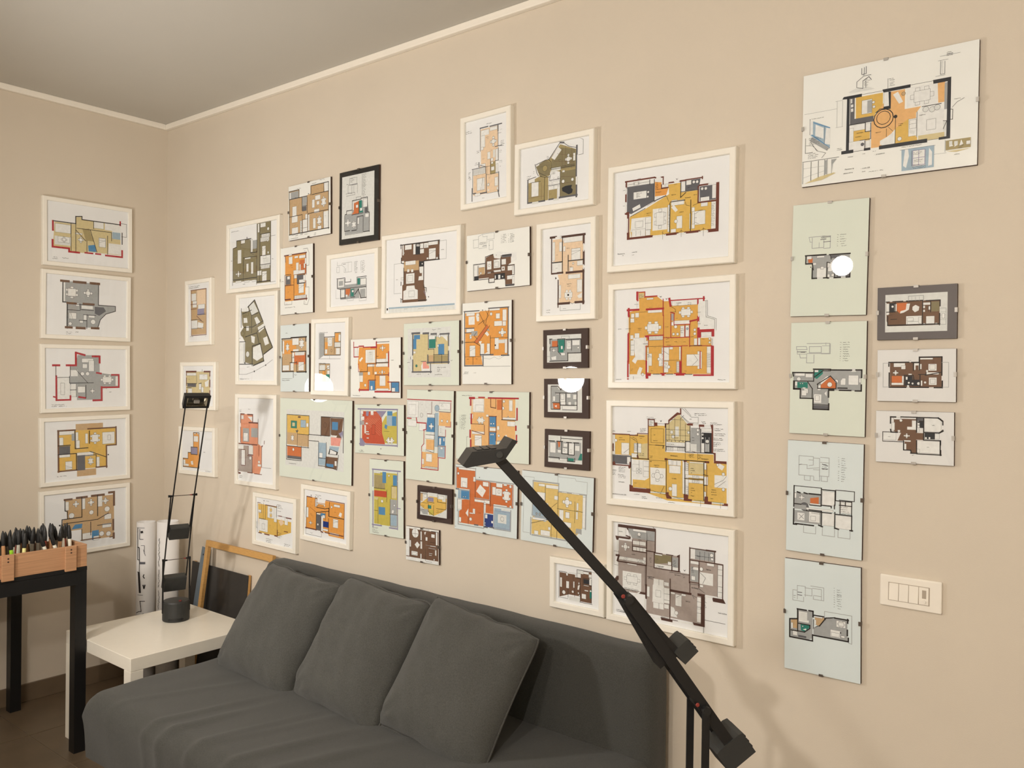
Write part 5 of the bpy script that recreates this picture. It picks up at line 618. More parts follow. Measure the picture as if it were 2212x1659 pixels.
'B4': '''P q 945 235 1260 275 1250 510 1430 545 1510 560 1510 720 1620 740 1620 465 1890 490 1890 620 1970 640 1970 990 1710 970 1750 970 1750 1270 1160 1150 1160 960 860 900 850 370 1010 375 1010 350
P g 960 245 1250 275 1250 390 1010 370; P g 1680 470 1885 495 1885 610 1680 585; P g 1630 660 1720 670 1720 825 1630 815; P l 1250 520 1430 545 1425 620 1250 630; P g 1435 560 1510 565 1505 700 1435 690
R w 865 225 945 340; R w 1630 465 1680 580; P w 910 700 1108 730 1105 925 910 890; P w 1230 850 1350 865 1350 1055 1225 1030; P w 1240 785 1345 805 1340 870 1235 855; R w 1350 880 1408 1055; P w 1235 1035 1345 1065 1340 1115 1235 1090; R w 1350 820 1400 870; R w 1350 1055 1400 1110; P w 1728 715 1870 740 1865 865 1725 840; R w 1920 640 1970 990; R w 1470 950 1535 1085; P w 1420 1080 1455 1095 1490 1200 1420 1185; R w 1700 980 1740 1255; R w 870 545 1155 625; R w 1020 445 1160 505; R w 1015 380 1155 440; R w 1020 250 1160 300; R w 960 610 1060 650; P w 1250 625 1430 650 1425 695 1250 670; R w 1165 865 1195 980; P w 915 865 1100 900 1095 925 915 895; R w 1805 620 1880 660; O w 1745 685 20; O w 1085 315 20; R w 1630 595 1720 640; R w 1640 755 1680 805; R w 1390 605 1425 645; R w 1255 520 1330 545; R w 1420 925 1465 955; R w 1535 945 1580 975; O w 1855 540 20; O w 1860 580 16; R w 1655 660 1715 700; R w 1320 1180 1400 1210; P w 1170 1150 1230 1165 1230 1180 1170 1165; R w 1730 850 1765 880; R w 1440 660 1500 705; R w 1700 1080 1740 1115; R e 870 350 850 480; O w 1480 1150 22; P w 1130 560 1155 565 1155 630 1130 625
C 895 400 985 495; D 930 730 1090 860; Q w 1262 905 1315 985; L k 3 1295 795 1295 855; L k 3 1350 945 1408 960; L k 3 1350 1010 1408 1025; L k 3 1295 1045 1290 1105; L k 3 1730 720 1790 780 1760 840; L k 3 1480 985 1530 960; L k 3 1090 390 1090 440; L k 3 1055 455 1055 500; L k 3 1090 460 1090 505; L k 3 1125 465 1125 505; S 925 880 160 2; S 920 560 50 4; S 1060 585 100 3; S 1260 645 110 2; S 1440 590 60 5; S 1640 665 30 4; L k 3 1925 690 1970 695; L k 3 1925 750 1970 755; L k 3 1925 870 1970 880; L k 3 1925 930 1970 935; L k 3 1700 1030 1740 1040; L k 3 1700 1090 1740 1100; L k 3 1700 1150 1740 1160; L k 3 1920 640 1925 985; L k 2 1730 500 1730 590; L k 2 1780 500 1780 600; L k 2 1825 510 1825 605; L k 2 1680 540 1885 570; S 1325 1190 80 2; L k 3 1150 640 1150 860
P M 862 205 1262 272 1262 290 862 215; P M 832 328 1000 355 985 370 870 362 865 375 845 372; L M 12 1258 280 1250 510; L M 10 1165 390 1160 640; L M 9 1015 375 1015 490 1160 510; L M 9 1015 440 1160 460; L M 22 845 535 870 535 855 595; P M 845 590 1170 640 1165 655 870 605 845 600; L M 22 850 760 855 850; P M 830 775 868 755 865 800 830 790; L M 10 1245 510 1330 520; L M 10 1375 530 1445 542; P M 1485 545 1518 530 1512 715 1500 715 1505 560 1490 560; L M 10 1245 510 1245 670 1420 705 1520 720; L M 9 1432 550 1432 705; L M 10 1622 455 1620 830; L M 10 1622 460 1800 480; L M 16 1800 485 1895 490; L M 9 1888 495 1888 620; L M 10 1790 612 1975 640 1972 1010; L M 9 1625 585 1790 612; L M 9 1722 600 1722 880; L M 9 1625 820 1722 830; P M 1860 985 1980 1005 2005 1055 1870 1025; P M 1705 940 1785 955 1770 1300 1655 1280 1655 1250 1740 1260 1745 975 1705 965; L M 24 1418 910 1630 945; L M 10 1415 790 1412 1220; L M 10 1160 640 1165 860; L M 20 1160 855 1155 990; L M 24 1095 935 1150 945; P M 1140 1120 1165 1125 1165 1170 1208 1180 1205 1200 1140 1185; P M 1315 1195 1500 1220 1500 1240 1440 1235 1440 1250 1315 1225; L M 14 945 225 965 260; L M 14 950 330 990 345; L M 10 1160 490 1250 500; L k 4 1410 715 1620 740; L M 8 1625 820 1625 940; L k 4 1635 840 1720 850; L M 6 1230 210 1260 275
L w 14 850 380 848 520; L w 14 850 605 848 750; L w 16 1145 990 1142 1120; L w 18 1210 1195 1312 1215; L w 18 1505 1240 1655 1265; L w 14 1790 975 1860 990; L w 14 960 1010 1090 930; L k 3 820 490 870 495; L k 3 825 635 865 640; L k 4 1770 1300 1768 1370; L k 4 1780 1225 2000 1265; L g 3 860 215 860 330; L k 3 870 880 1090 935; L k 3 1670 1000 1650 960 1700 990; L k 3 1780 1000 1780 1080 ; S 1785 1020 20 5; L k 3 1730 900 1780 940; L k 2 960 230 1000 375; L k 2 1250 390 1165 390; L G 2 1175 650 1250 670; L k 3 1170 300 1165 390
T 870 285 24 balcone; T 1070 345 24 studio; T 1080 378 26 letto; T 1005 530 28 cucina; T 1170 765 34 soggiorno; T 1185 785 28 pranzo; T 1460 748 30 ingresso; T 1700 550 26 bagno; T 1800 695 36 letto; T 1640 885 32 disimpegno; T 1580 1030 36 letto; T 1925 1155 38 terrazzo; S 845 1110 100 2; S 880 1130 60 1; P k 1555 688 1570 700 1582 688 1570 710; S 1195 560 30 4; T 1290 660 22 lavanderia; T 1275 580 16 box; S 1555 755 20 2''',
}
GREEN = (228, 234, 224); COOL = (226, 235, 238); BROWN = (62, 42, 38); BLK = (26, 25, 25); GRY = (104, 98, 100); WHT = (246, 246, 244)
PICS = [
 ('L1','w',((133,88),(940,212),(936,785),(137,712)),'A','white frame, pale yellow plan with red walls, top of the column on left wall',None,None,'l'),
 ('L2','w',((128,745),(930,828),(920,1400),(120,1375)),'A','white frame, grey plan with a curved wing, second from top on left wall',None,None,'l'),
 ('L3','w',((95,45),(751,55),(750,525),(97,553)),'A2','white frame, grey plan with bright red walls, third in the left wall column',None,None,'l'),
 ('L4','w',((90,592),(748,552),(750,1022),(92,1100)),'A2','white frame, golden yellow plan, fourth from top in the left wall column',None,None,'l'),
 ('L5','w',((90,1133),(750,1052),(750,1522),(88,1627)),'A2','white frame, tan office plan partly behind the pens, lowest on left wall',None,None,'l'),
 ('B1','w',((130,345),(1655,80),(1640,1480),(110,1595)),'B1','large white frame, yellow plan with dark grey kitchen, top of the four large ones'),
 ('B2','w',((135,205),(1772,65),(1770,1555),(133,1525)),'B2','large white frame, orange plan with thick red walls and white balcony'),
 ('B3','w',((95,130),(1690,165),(1695,1610),(118,1412)),'B3','large white frame, yellow plan filling the sheet with many handwritten notes'),
 ('B4','w',((735,97),(2090,285),(2093,1525),(735,1212)),'M','large white frame, grey plan with brown walls behind the black lamp arm'),
 ('F1','w',((80,695),(593,602),(595,1312),(82,1358)),'D','white frame, olive green L-shaped plan, above the slanting plan'),
 ('F2','c',((675,328),(1085,232),(1090,780),(688,852)),'D','frameless glass, tan plan drawn edge to edge, left of the black-bordered one',WHT),
 ('F3','c',((1170,192),(1553,118),(1556,848),(1178,888)),'D','black-bordered glass frame with small grey, orange and teal plan',BLK),
 ('F4','c',((593,925),(915,882),(918,1550),(610,1565)),'D','upright frameless glass, bright orange narrow plan below the tan one',WHT),
 ('F5','w',((1043,982),(1545,928),(1550,1515),(1060,1530)),'D','white frame, small grey printed plan, below the black-bordered frame'),
 ('F6','w',((95,95),(292,65),(298,570),(105,577)),'Cc','narrow white upright frame, pale tapering plan, highest near the room corner'),
 ('F7','w',((62,698),(325,697),(325,1065),(62,1043)),'Cc','small white frame, mustard square plan behind the head of the table lamp'),
 ('F8','w',((50,1175),(318,1193),(320,1560),(55,1530)),'Cc','small white frame, stepped orange plan behind the thin rods of the table lamp'),
 ('F9','w',((478,190),(785,168),(787,875),(477,865)),'Cc','upright white frame, olive plan turned at a slant'),
 ('F10','w',((470,935),(782,943),(773,1655),(472,1608)),'Cc','upright white frame, coral and mauve plan below the slanting plan'),
 ('F11','c',((410,295),(632,287),(638,815),(415,815)),'Ee','upright frameless glass on bluish sheet, brown and orange plan with grey walls',COOL),
 ('F12','w',((655,250),(943,235),(938,852),(650,838)),'Ee','upright white frame holding two small brown plans one above the other'),
 ('F13','c',((955,402),(1345,400),(1352,872),(963,855)),'Ee','frameless glass, orange plan with red walls and two blue bathrooms',WHT),
 ('F14','c',((410,860),(972,890),(965,1550),(405,1470)),'Ee','wide frameless glass on pale green sheet, H-shaped plan with two wings',GREEN),
 ('F15','c',((58,172),(490,185),(490,632),(65,595)),'H','frameless glass, plan with large red chequered floor and yellow room',GREEN),
 ('F16','c',((190,655),(485,672),(487,1352),(188,1305)),'H','upright frameless glass, yellow plan with red and blue furniture',GREEN),
 ('F17','c',((515,42),(925,62),(915,882),(508,825)),'H','upright frameless glass, T-shaped plan with red outline, blue and yellow rooms',GREEN),
 ('F18','c',((945,55),(1583,75),(1585,708),(948,645)),'H','frameless glass, peach orange plan with red walls behind the black lamp head',GREEN),
 ('F19','c',((607,882),(910,922),(908,1232),(605,1172)),'H','small dark brown bordered frame, mustard plan, above the chocolate brown plan',BROWN),
 ('F20','c',((505,1238),(795,1280),(795,1588),(510,1528)),'H','smallest frameless glass, chocolate brown plan with white furniture, above the sofa',WHT),
 ('F21','c',((100,352),(650,395),(645,1020),(80,915)),'Lc','frameless glass, deep orange plan with navy bathroom and pale blue terrace',COOL),
 ('F22','c',((690,395),(1332,470),(1322,1142),(678,1018)),'Lc','frameless glass, pale yellow plan with grey walls crossed by the lamp arm',COOL),
 ('F23','w',((125,545),(708,650),(705,1210),(135,1080)),'M','small white frame, brown plan, just above the sofa back under the lamp arm'),
 ('F24','w',((205,195),(640,275),(630,825),(205,710)),'N','white frame, yellow plan with side notes, just above the bare wooden frame'),
 ('F25','w',((685,118),(1180,198),(1168,785),(680,662)),'N','white frame, orange plan with dark grey and navy bathrooms, lowest row'),
 ('F26','w',((95,203),(805,105),(800,915),(97,940)),'F','white frame, brown plan printed above a blue title strip'),
 ('F27','c',((850,200),(1418,127),(1425,655),(867,692)),'F','frameless glass, small dark brown fan-shaped plan with two printed legends',WHT),
 ('F28','c',((288,985),(785,970),(793,1553),(300,1535)),'F','frameless glass on pale green sheet, sand plan with blue furniture and pink sofa',GREEN),
 ('F29','c',((818,808),(1258,780),(1260,1537),(820,1532)),'F','upright frameless glass, orange plan with a diagonal corridor',WHT),
 ('F30','w',((120,262),(745,95),(770,1290),(150,1390)),'G','upright white frame, long pale peach plan, highest frame in the middle of the wall'),
 ('F31','w',((800,580),(1785,385),(1785,1335),(805,1452)),'G','white frame, olive plan with a black grand piano'),
 ('F32','w',((50,100),(418,45),(415,685),(50,700)),'I','upright white frame, peach plan with thick dark brown walls'),
 ('F33','c',((90,750),(365,741),(370,988),(93,986)),'I','dark brown bordered small frame, grey plan, top of the three in a column',BROWN,'s'),
 ('F34','c',((95,1052),(372,1052),(373,1302),(98,1288)),'I','dark brown bordered small frame, grey plan with lamp glare, middle of the three',BROWN,'s'),
 ('F35','c',((98,1360),(378,1380),(375,1627),(102,1592)),'I','dark brown bordered small frame, grey and teal plan, bottom of the three',BROWN,'s'),
 ('F36','c',((115,433),(1870,60),(1845,1315),(95,1540)),'J','largest frameless glass, ochre plan with round hall and pencil sketches, top right',WHT,'s'),
 ('F37','c',((98,72),(605,20),(585,800),(82,808)),'K','upright frameless glass with bright lamp glare, top of the right column',GREEN,'s','m','tblr'),
 ('F38','c',((85,850),(588,840),(577,1613),(75,1583)),'K','upright frameless glass, wide grey plan with teal rooms, second in right column',GREEN,'s'),
 ('F39','c',((657,617),(1188,593),(1190,960),(660,962)),'K','small grey bordered frame, brown plan, top of the rightmost three',GRY,'s'),
 ('F40','c',((657,1030),(1182,1025),(1183,1383),(660,1368)),'K','small frameless glass, brown plan with balconies both sides, middle of rightmost three',(234,233,234),'s'),
 ('F41','c',((547,68),(987,82),(985,382),(548,355)),'K2','small frameless glass, brown plan with white rooms, lowest of rightmost three',(234,233,234),'s'),
 ('F42','c',((52,232),(478,262),(470,913),(45,850)),'K2','upright frameless glass, large mostly uncoloured plan with round hall, right column',COOL,'d'),
 ('F43','c',((33,892),(460,955),(465,1608),(38,1510)),'K2','upright frameless glass, long grey plan, lowest of the right column',COOL,'d'),
]
for P in PICS:
    key, kind, cs, crop, label = P[:5]
    sheet = P[5] if len(P) > 5 and P[5] else (244, 244, 247)
    cm = m_steel if len(P) > 6 and P[6] == 's' else m_steeld
    picture(key, kind, cs, crop, label, sheet, cm, P[7] if len(P) > 7 else 'm')

# ---------------------------------------------------------------- light switch plate
def switch():
    n = Vector((0,-1,0)); p0 = n*.009
    ox, oy, sc = CROP['K2']
    c = [on_plane(ox+sc*x, oy+sc*y, p0, n) for x, y in ((572,978),(920,1038),(918,1220),(570,1150))]
    x0 = (c[0].x+c[3].x)/2; x1 = (c[1].x+c[2].x)/2; z1 = (c[0].z+c[1].z)/2; z0 = (c[2].z+c[3].z)/2
    root = tag(empty('light_switch', ((x0+x1)/2, 0, z0)), 'white plastic light switch plate with three rockers, below the rightmost pictures', 'light switch')
    bm = new_bm(); box(bm, (x0, -.009, z0), (x1, -.0002, z1)); bevel(bm, .004, 3); wlink('plate', bm, m_switch, root)
    w, h = x1-x0, z1-z0; a = x0+w*.155; b = x1-w*.2; e = (b-a)/4; v0, v1 = z0+h*.22, z1-h*.24
    wbox('gap_shade_sheet', (a-.0016, -.0096, v0-.0016), (b+.0016, -.0085, v1+.0016), m_slot, root)  # darker sheet behind the rockers, its grey stands in for shade in the gaps
    for k in range(3):
        bm = new_bm(); box(bm, (a+e*k+.0006, -.0125, v0), (a+e*(k+1)-.0006, -.0085, v1))
        for v in bm.verts:
            if v.co.y < -.012 and v.co.z > (v0+v1)/2: v.co.y += .002
        bevel(bm, .0008, 2); wlink('rocker', bm, m_switch, root)
    d = wbox('dimmer', (a+3*e+.0006, -.0112, v0), (b-.0006, -.0085, v1), m_switch, root, .0008)
    mx = a+3.5*e+.001
    s = bbox('slider_slot', (mx-e*.2, -.0118, v0+h*.2), (mx+e*.2, -.011, v1-h*.08), m_slot); s.parent = d
    bm = new_bm(); tube(bm, (mx, -.011, v0+h*.1), (mx, -.0145, v0+h*.1), .0042, n=16); s = link('slider_knob', bm, m_switch); s.parent = d
switch()

# ---------------------------------------------------------------- sofa and cushions
def soft_box(name, lo, hi, r, root, N=(30, 16, 8), wr=0, seed=0):
    """upholstered block with rounded edges and gentle slipcover folds"""
    bm = new_bm(); lo = Vector(lo); hi = Vector(hi); c = (lo+hi)/2; s = (hi-lo)/2
    bmesh.ops.create_cube(bm, size=2)
    es = {0: [], 1: [], 2: []}
    for e in bm.edges:
        d = e.verts[0].co-e.verts[1].co; es[max(range(3), key=lambda i: abs(d[i]))].append(e)
    for ax in range(3):
        ed = [e for e in bm.edges if abs((e.verts[0].co-e.verts[1].co).normalized()[ax]) > .9]
        bmesh.ops.subdivide_edges(bm, edges=ed, cuts=N[ax], use_grid_fill=True)
    for v in bm.verts:
        p = Vector((v.co.x*s.x, v.co.y*s.y, v.co.z*s.z))
        q = Vector([max(-(s[i]-r), min(s[i]-r, p[i])) for i in range(3)])
        d = p-q
        if d.length > 1e-9:
            # push onto rounded surface
            mx = max(abs(d.x), abs(d.y), abs(d.z)); d = d.normalized()*mx
        v.co = c+q+d
    bm.normal_update()
    if wr:
        for v in bm.verts:
            w = v.co; t = 0
            t += wr*.5*noise.noise(Vector((w.x*3+seed, w.y*4, w.z*4)))
            t += wr*.35*noise.noise(Vector((w.x*9+w.y*6+seed, w.y*2, w.z*5)))
            v.co = w + v.normal*t
    return wlink(name, bm, m_fabric, root, True)
sofa = tag(empty('sofa_bed', (2.05, -.55, 0)), 'dark grey fabric armless sofa along the picture wall', 'sofa')
soft_box('backrest', (1.085, -.155, .10), (2.94, -.03, .726), .045, sofa, (50, 5, 20), .008, 3)
def seat():
    x0, x1, y0, y1, zt, zb = 1.195, 2.945, -.94, -.15, .42, .19
    nx, ny = 120, 60; bm = new_bm(); V = {}
    prof = []
    # cross-section walked from under the front edge over the top to the back
    r = .06
    for k in range(5): prof.append((y0+.015*(1-k/4), zb+(zt-r-zb)*k/4))
    for k in range(1, 9):
        a = math.pi/2*k/8; prof.append((y0+r-r*math.cos(a), zt-r+r*math.sin(a)))
    for k in range(1, 40): prof.append((y0+r+(y1-y0-r)*k/39, zt))
    prof.append((y1, zb))
    n = len(prof)
    for i in range(nx+1):
        u = i/nx; x = x0+(x1-x0)*u
        ed = min(u, 1-u)*(x1-x0); er = .05
        drop = 0; ins = 0
        if ed < er: drop = er-math.sqrt(max(0, er*er-(er-ed)**2))
        for j, (y, z) in enumerate(prof):
            t = max(0, min(1, (z-(zt-.12))/.12))
            dz = -drop*t
            top = t
            # slipcover folds running out from the back towards the front left corner
            fold = 0
            for (fx, fy, ang, wd, am, ln) in ((1.62,-.88,.30,.014,.008,.42),(1.70,-.92,.34,.018,.011,.40),(1.86,-.90,.33,.016,.008,.45),(2.05,-.86,.28,.02,.008,.5),(1.45,-.74,.18,.016,.004,.4),(2.2,-.80,.25,.025,.007,.5),(1.95,-.72,.22,.02,.005,.5),(2.45,-.82,.25,.03,.008,.5)):
                dx, dy = x-fx, y-fy; ca, sa = math.cos(ang+1.0), math.sin(ang+1.0)
                al = dx*ca+dy*sa; ac = -dx*sa+dy*ca
                fold += am*math.exp(-(ac/wd)**2)*math.exp(-(al/ln*1.6)**2)
            nz = .006*noise.noise(Vector((x*3, y*3, 1.7))) + .003*noise.noise(Vector((x*11, y*7, 4.1)))
            dz += top*(fold*.9+nz)
            dy_ = (-(fold*.5)+.006*noise.noise(Vector((x*5, z*9, 2))))*(1 if j < 8 else 0)
            V[i, j] = bm.verts.new((x, y+dy_, z+dz))
    for i in range(nx):
        for j in range(n-1): bm.faces.new((V[i,j], V[i+1,j], V[i+1,j+1], V[i,j+1]))
    bm.faces.new([V[0,j] for j in range(n)]); bm.faces.new([V[nx,j] for j in reversed(range(n))])
    bm.faces.new([V[i,0] for i in reversed(range(nx+1))]+[V[i,n-1] for i in range(nx+1)])
    bmesh.ops.recalc_face_normals(bm, faces=bm.faces[:])
    o = wlink('seat', bm, m_fabric, sofa, True)
    md = o.modifiers.new('es', 'EDGE_SPLIT'); md.split_angle = math.radians(50)
seat()
for x in (1.25, 2.85):
    for y in (-.85, -.25):
        bm = new_bm(); tube(bm, (x, y, 0), (x, y, .2), .02, .026, 14); wlink('leg', bm, m_black, sofa)
def cushion(center, W, H, Tk, lean, roll, yaw, label, seed):
    root = tag(empty('cushion', center), label, 'cushion', 'grey scatter cushions on the sofa')
    N = 36; bm = new_bm(); F = {}; Bk = {}
    def shp(u, v):
        x = W/2*u*(1-.05*(1-v*v)*abs(u))*(1-.05*(u*v)**6); z = H/2*v*(1-.06*(1-u*u)*abs(v))*(1-.05*(u*v)**6)
        t = Tk/2*(max(0, (1-abs(u)**3.2))*max(0, (1-abs(v)**3.2)))**.62
        e = 1-max(abs(u), abs(v))
        wr = .010*noise.noise(Vector((u*1.6+seed, v*1.6, seed))) + .006*noise.noise(Vector((u*4+seed, v*5+u*3, seed)))*min(1, t/(Tk*.25))
        # pinched folds fanning out of the corners
        for cu, cv in ((1,-1),(-1,-1),(1,1),(-1,1)):
            r_ = math.hypot(u-cu, v-cv); an = math.atan2(v-cv, u-cu)
            wr += .006*math.sin(an*13+seed)*math.exp(-((r_-.28)/.22)**2)
        return x, z, t+wr*min(1, e*9)
    for i in range(N+1):
        for j in range(N+1):
            u, v = -1+2*i/N, -1+2*j/N; x, z, t = shp(u, v); edge = i in (0, N) or j in (0, N)
            F[i,j] = bm.verts.new((x, -t if not edge else 0, z + (.012*noise.noise(Vector((u*3, v*3, seed))) if edge else 0)))
            Bk[i,j] = F[i,j] if edge else bm.verts.new((x, t*.8, z))
    for i in range(N):
        for j in range(N):
            bm.faces.new((F[i,j], F[i+1,j], F[i+1,j+1], F[i,j+1])); bm.faces.new((Bk[i,j+1], Bk[i+1,j+1], Bk[i+1,j], Bk[i,j]))
    path = [F[i,0].co.copy() for i in range(N)]+[F[N,j].co.copy() for j in range(N)]+[F[i,N].co.copy() for i in range(N,0,-1)]+[F[0,j].co.copy() for j in range(N,0,-1)]
    o = link('cover', bm, m_cushion, root, True)
    bm = new_bm(); R = []; n = len(path); k = 6; r = .0032
    for i, p in enumerate(path):
        d = (path[(i+1)%n]-path[i-1]).normalized(); s = Vector((0,1,0)); t = d.cross(s).normalized()
        R.append([bm.verts.new(p+(s*math.cos(6.283*q/k)+t*math.sin(6.283*q/k))*r) for q in range(k)])
    for i in range(n):
        for q in range(k): bm.faces.new((R[i][q], R[(i+1)%n][q], R[(i+1)%n][(q+1)%k], R[i][(q+1)%k]))
    link('seam', bm, m_cushion, root, True)
    root.rotation_euler = (0, 0, 0)
    root.matrix_world = Matrix.Translation(center) @ Matrix.Rotation(yaw, 4, 'Z') @ Matrix.Rotation(-lean, 4, 'X') @ Matrix.Rotation(roll, 4, 'Y')
    return root
cushion((1.512, -.375, .574), .47, .44, .18, math.radians(32), math.radians(3), 0, 'grey cushion leaning at the left end of the sofa by the white table', 1.3)
cushion((1.965, -.375, .584), .46, .45, .18, math.radians(31), math.radians(3), math.radians(-2), 'grey cushion in the middle of the three leaning on the sofa', 4.1)
cushion((2.395, -.37, .582), .445, .44, .17, math.radians(30), math.radians(8), math.radians(3), 'grey cushion leaning rightmost on the sofa, casting a shadow on the backrest', 7.7)

# ---------------------------------------------------------------- white side table
def side_table():
    x0, x1, y0, y1, h = .526, 1.063, -.706, -.156, .44
    root = tag(empty('side_table', ((x0+x1)/2, (y0+y1)/2, 0)), 'square glossy white side table between the sofa and the left wall', 'side table')
    wbox('table_top', (x0, y0, h-.05), (x1, y1, h), m_white, root, .0015, 1)
    for x in (x0, x1-.05):
        for y in (y0, y1-.05): wbox('leg', (x, y, 0), (x+.05, y+.05, h-.0505), m_white, root, .001, 1)
side_table()

# ---------------------------------------------------------------- black desk with the pine crate of pens
DX0, DX1, DY0, DY1, DZ = .05, .715, -1.95, -.709, .735
desk = tag(empty('desk', (.4, -1.3, 0)), 'black metal desk with square legs in front of the left wall', 'desk')
wbox('desk_top', (DX0, DY0, DZ-.016), (DX1, DY1, DZ), m_black, desk, .001, 1)
for lo, hi in (((DX1-.045, DY0, DZ-.068), (DX1-.001, DY1-.001, DZ-.0165)), ((DX0, DY0, DZ-.068), (DX0+.045, DY1-.001, DZ-.0165)), ((DX0+.0455, DY1-.045, DZ-.068), (DX1-.0455, DY1-.001, DZ-.0165)), ((DX0+.0455, DY0, DZ-.068), (DX1-.0455, DY0+.045, DZ-.0165))):
    wbox('rail', lo, hi, m_black, desk)
for x in (DX0, DX1-.045):
    for y in (DY0, DY1-.045): wbox('leg', (x, y, 0), (x+.044, y+.044, DZ-.0685), m_black, desk)
CX0, CX1, CY0, CY1, CZ0, CZ1 = .545, .7156, -1.27, -.711, DZ+.0005, DZ+.088
crate = tag(empty('pen_crate', (.63, -.98, DZ)), 'shallow pine wood crate full of pens on the corner of the black desk', 'crate')
wbox('front_board', (CX1-.010, CY0, CZ0), (CX1, CY1, CZ1), m_pine, crate, .001, 1)
wbox('back_board', (CX0, CY0, CZ0), (CX0+.010, CY1, CZ1), m_pine, crate, .001, 1)
wbox('end_board', (CX0+.0105, CY1-.012, CZ0), (CX1-.0105, CY1, CZ1), m_pine, crate, .001, 1)
wbox('end_board', (CX0+.0105, CY0, CZ0), (CX1-.0105, CY0+.012, CZ1), m_pine, crate, .001, 1)
wbox('bottom_board', (CX0+.0105, CY0+.0125, CZ0), (CX1-.0105, CY1-.0125, CZ0+.008), m_pine, crate)
for px_, zc in ((153, 0), (17, 0)):
    y = on_plane(px_, 1225, (CX1+.008, 0, 0), Vector((1,0,0))).y
    c = wbox('cleat', (CX1+.0003, y-.021, CZ0-.008), (CX1+.011, y+.021, CZ1+.002), m_pine, crate, .0012, 1)
    for k in (.012, .024):
        bm = new_bm(); tube(bm, (CX1+.0112, y, CZ1-k), (CX1+.0118, y, CZ1-k), .0032, n=12); s = link('screw', bm, m_board); s.parent = c
PEN = {'white': (226,222,206), 'yellow': (228,222,150), 'lime': (150,205,50), 'red': (140,60,44), 'tan': (188,140,98), 'grey': (120,112,98)}
def pen(x, y, colname, tx, ty, label, lift=0):
    root = tag(empty('marker_pen', (x, y, CZ0+.0085+lift)), label, 'pen', 'black-capped pens in the pine crate')
    mb = mat('pen_'+colname, PEN[colname], .35, .03)
    bm = new_bm(); lathe(bm, (0,0,0), [(.0055,0),(.0068,.004),(.0068,.086),(.0060,.0905)], 12); link('barrel', bm, mb, root, False)
    bm = new_bm(); lathe(bm, (0,0,0), [(.0072,.0910),(.0078,.096),(.0081,.108),(.0072,.124),(.0046,.138),(.0018,.146),(.0006,.147)], 12); link('cap', bm, m_blackm, root, False)
    root.rotation_euler = (tx, ty, 0)
cols = ['white','grey','tan','grey','red','white','grey','tan']
ORD = 'first second third fourth fifth sixth seventh eighth ninth tenth eleventh twelfth thirteenth fourteenth fifteenth sixteenth seventeenth eighteenth nineteenth twentieth twenty-first twenty-second twenty-third twenty-fourth twenty-fifth twenty-sixth'.split()
k = 0
for r, x in enumerate((.580, .612, .644)):
    y = CY1-.032 - .010*(r % 2)
    num = 0
    while y > CY0+.03:
        num += 1
        cn = cols[(k*5+r*3) % 8]
        lb = 'black-capped pen with %s barrel, %s from right in %s row of pine crate' % ({'white':'white','grey':'grey','tan':'tan','red':'reddish'}[cn], ORD[num-1], ('back', 'middle', 'front')[r])
        pen(x, y, cn, random.uniform(-.11, .11), random.uniform(-.12, .03), lb, random.uniform(0, .012))
        y -= random.uniform(.0215, .026); k += 1
for px_, cn, lb, tx in ((51, 'yellow', 'black-capped pen with pale yellow barrel at the front of the crate', -.05), (31, 'lime', 'black-capped pen with lime green barrel near the left picture edge', .1), (112, 'white', 'black-capped white pen leaning against the front board of the crate', .3), (134, 'white', 'short black-capped white pen tilted beside the right cleat of the crate', .3)):
    y = on_plane(px_, 1180, (.685, 0, 0), Vector((1,0,0))).y
    pen(.681, y, cn, tx, -.02, lb)
y = on_plane(6, 1185, (.682, 0, 0), Vector((1,0,0))).y
m_jar = m_glass
jar = tag(empty('glass_jar', (.68, -1.13, CZ0+.0085)), 'clear glass jar standing among the pens at the left picture edge', 'jar')
bm = new_bm(); lathe(bm, (0,0,0), [(.012,0),(.0125,.004),(.0125,.086),(.0105,.092)], 20); link('jar_body', bm, m_glass, jar, True)
bm = new_bm(); lathe(bm, (0,0,0), [(.0118,.0925),(.0118,.103),(.010,.104)], 20); link('lid', bm, m_steel, jar, True)

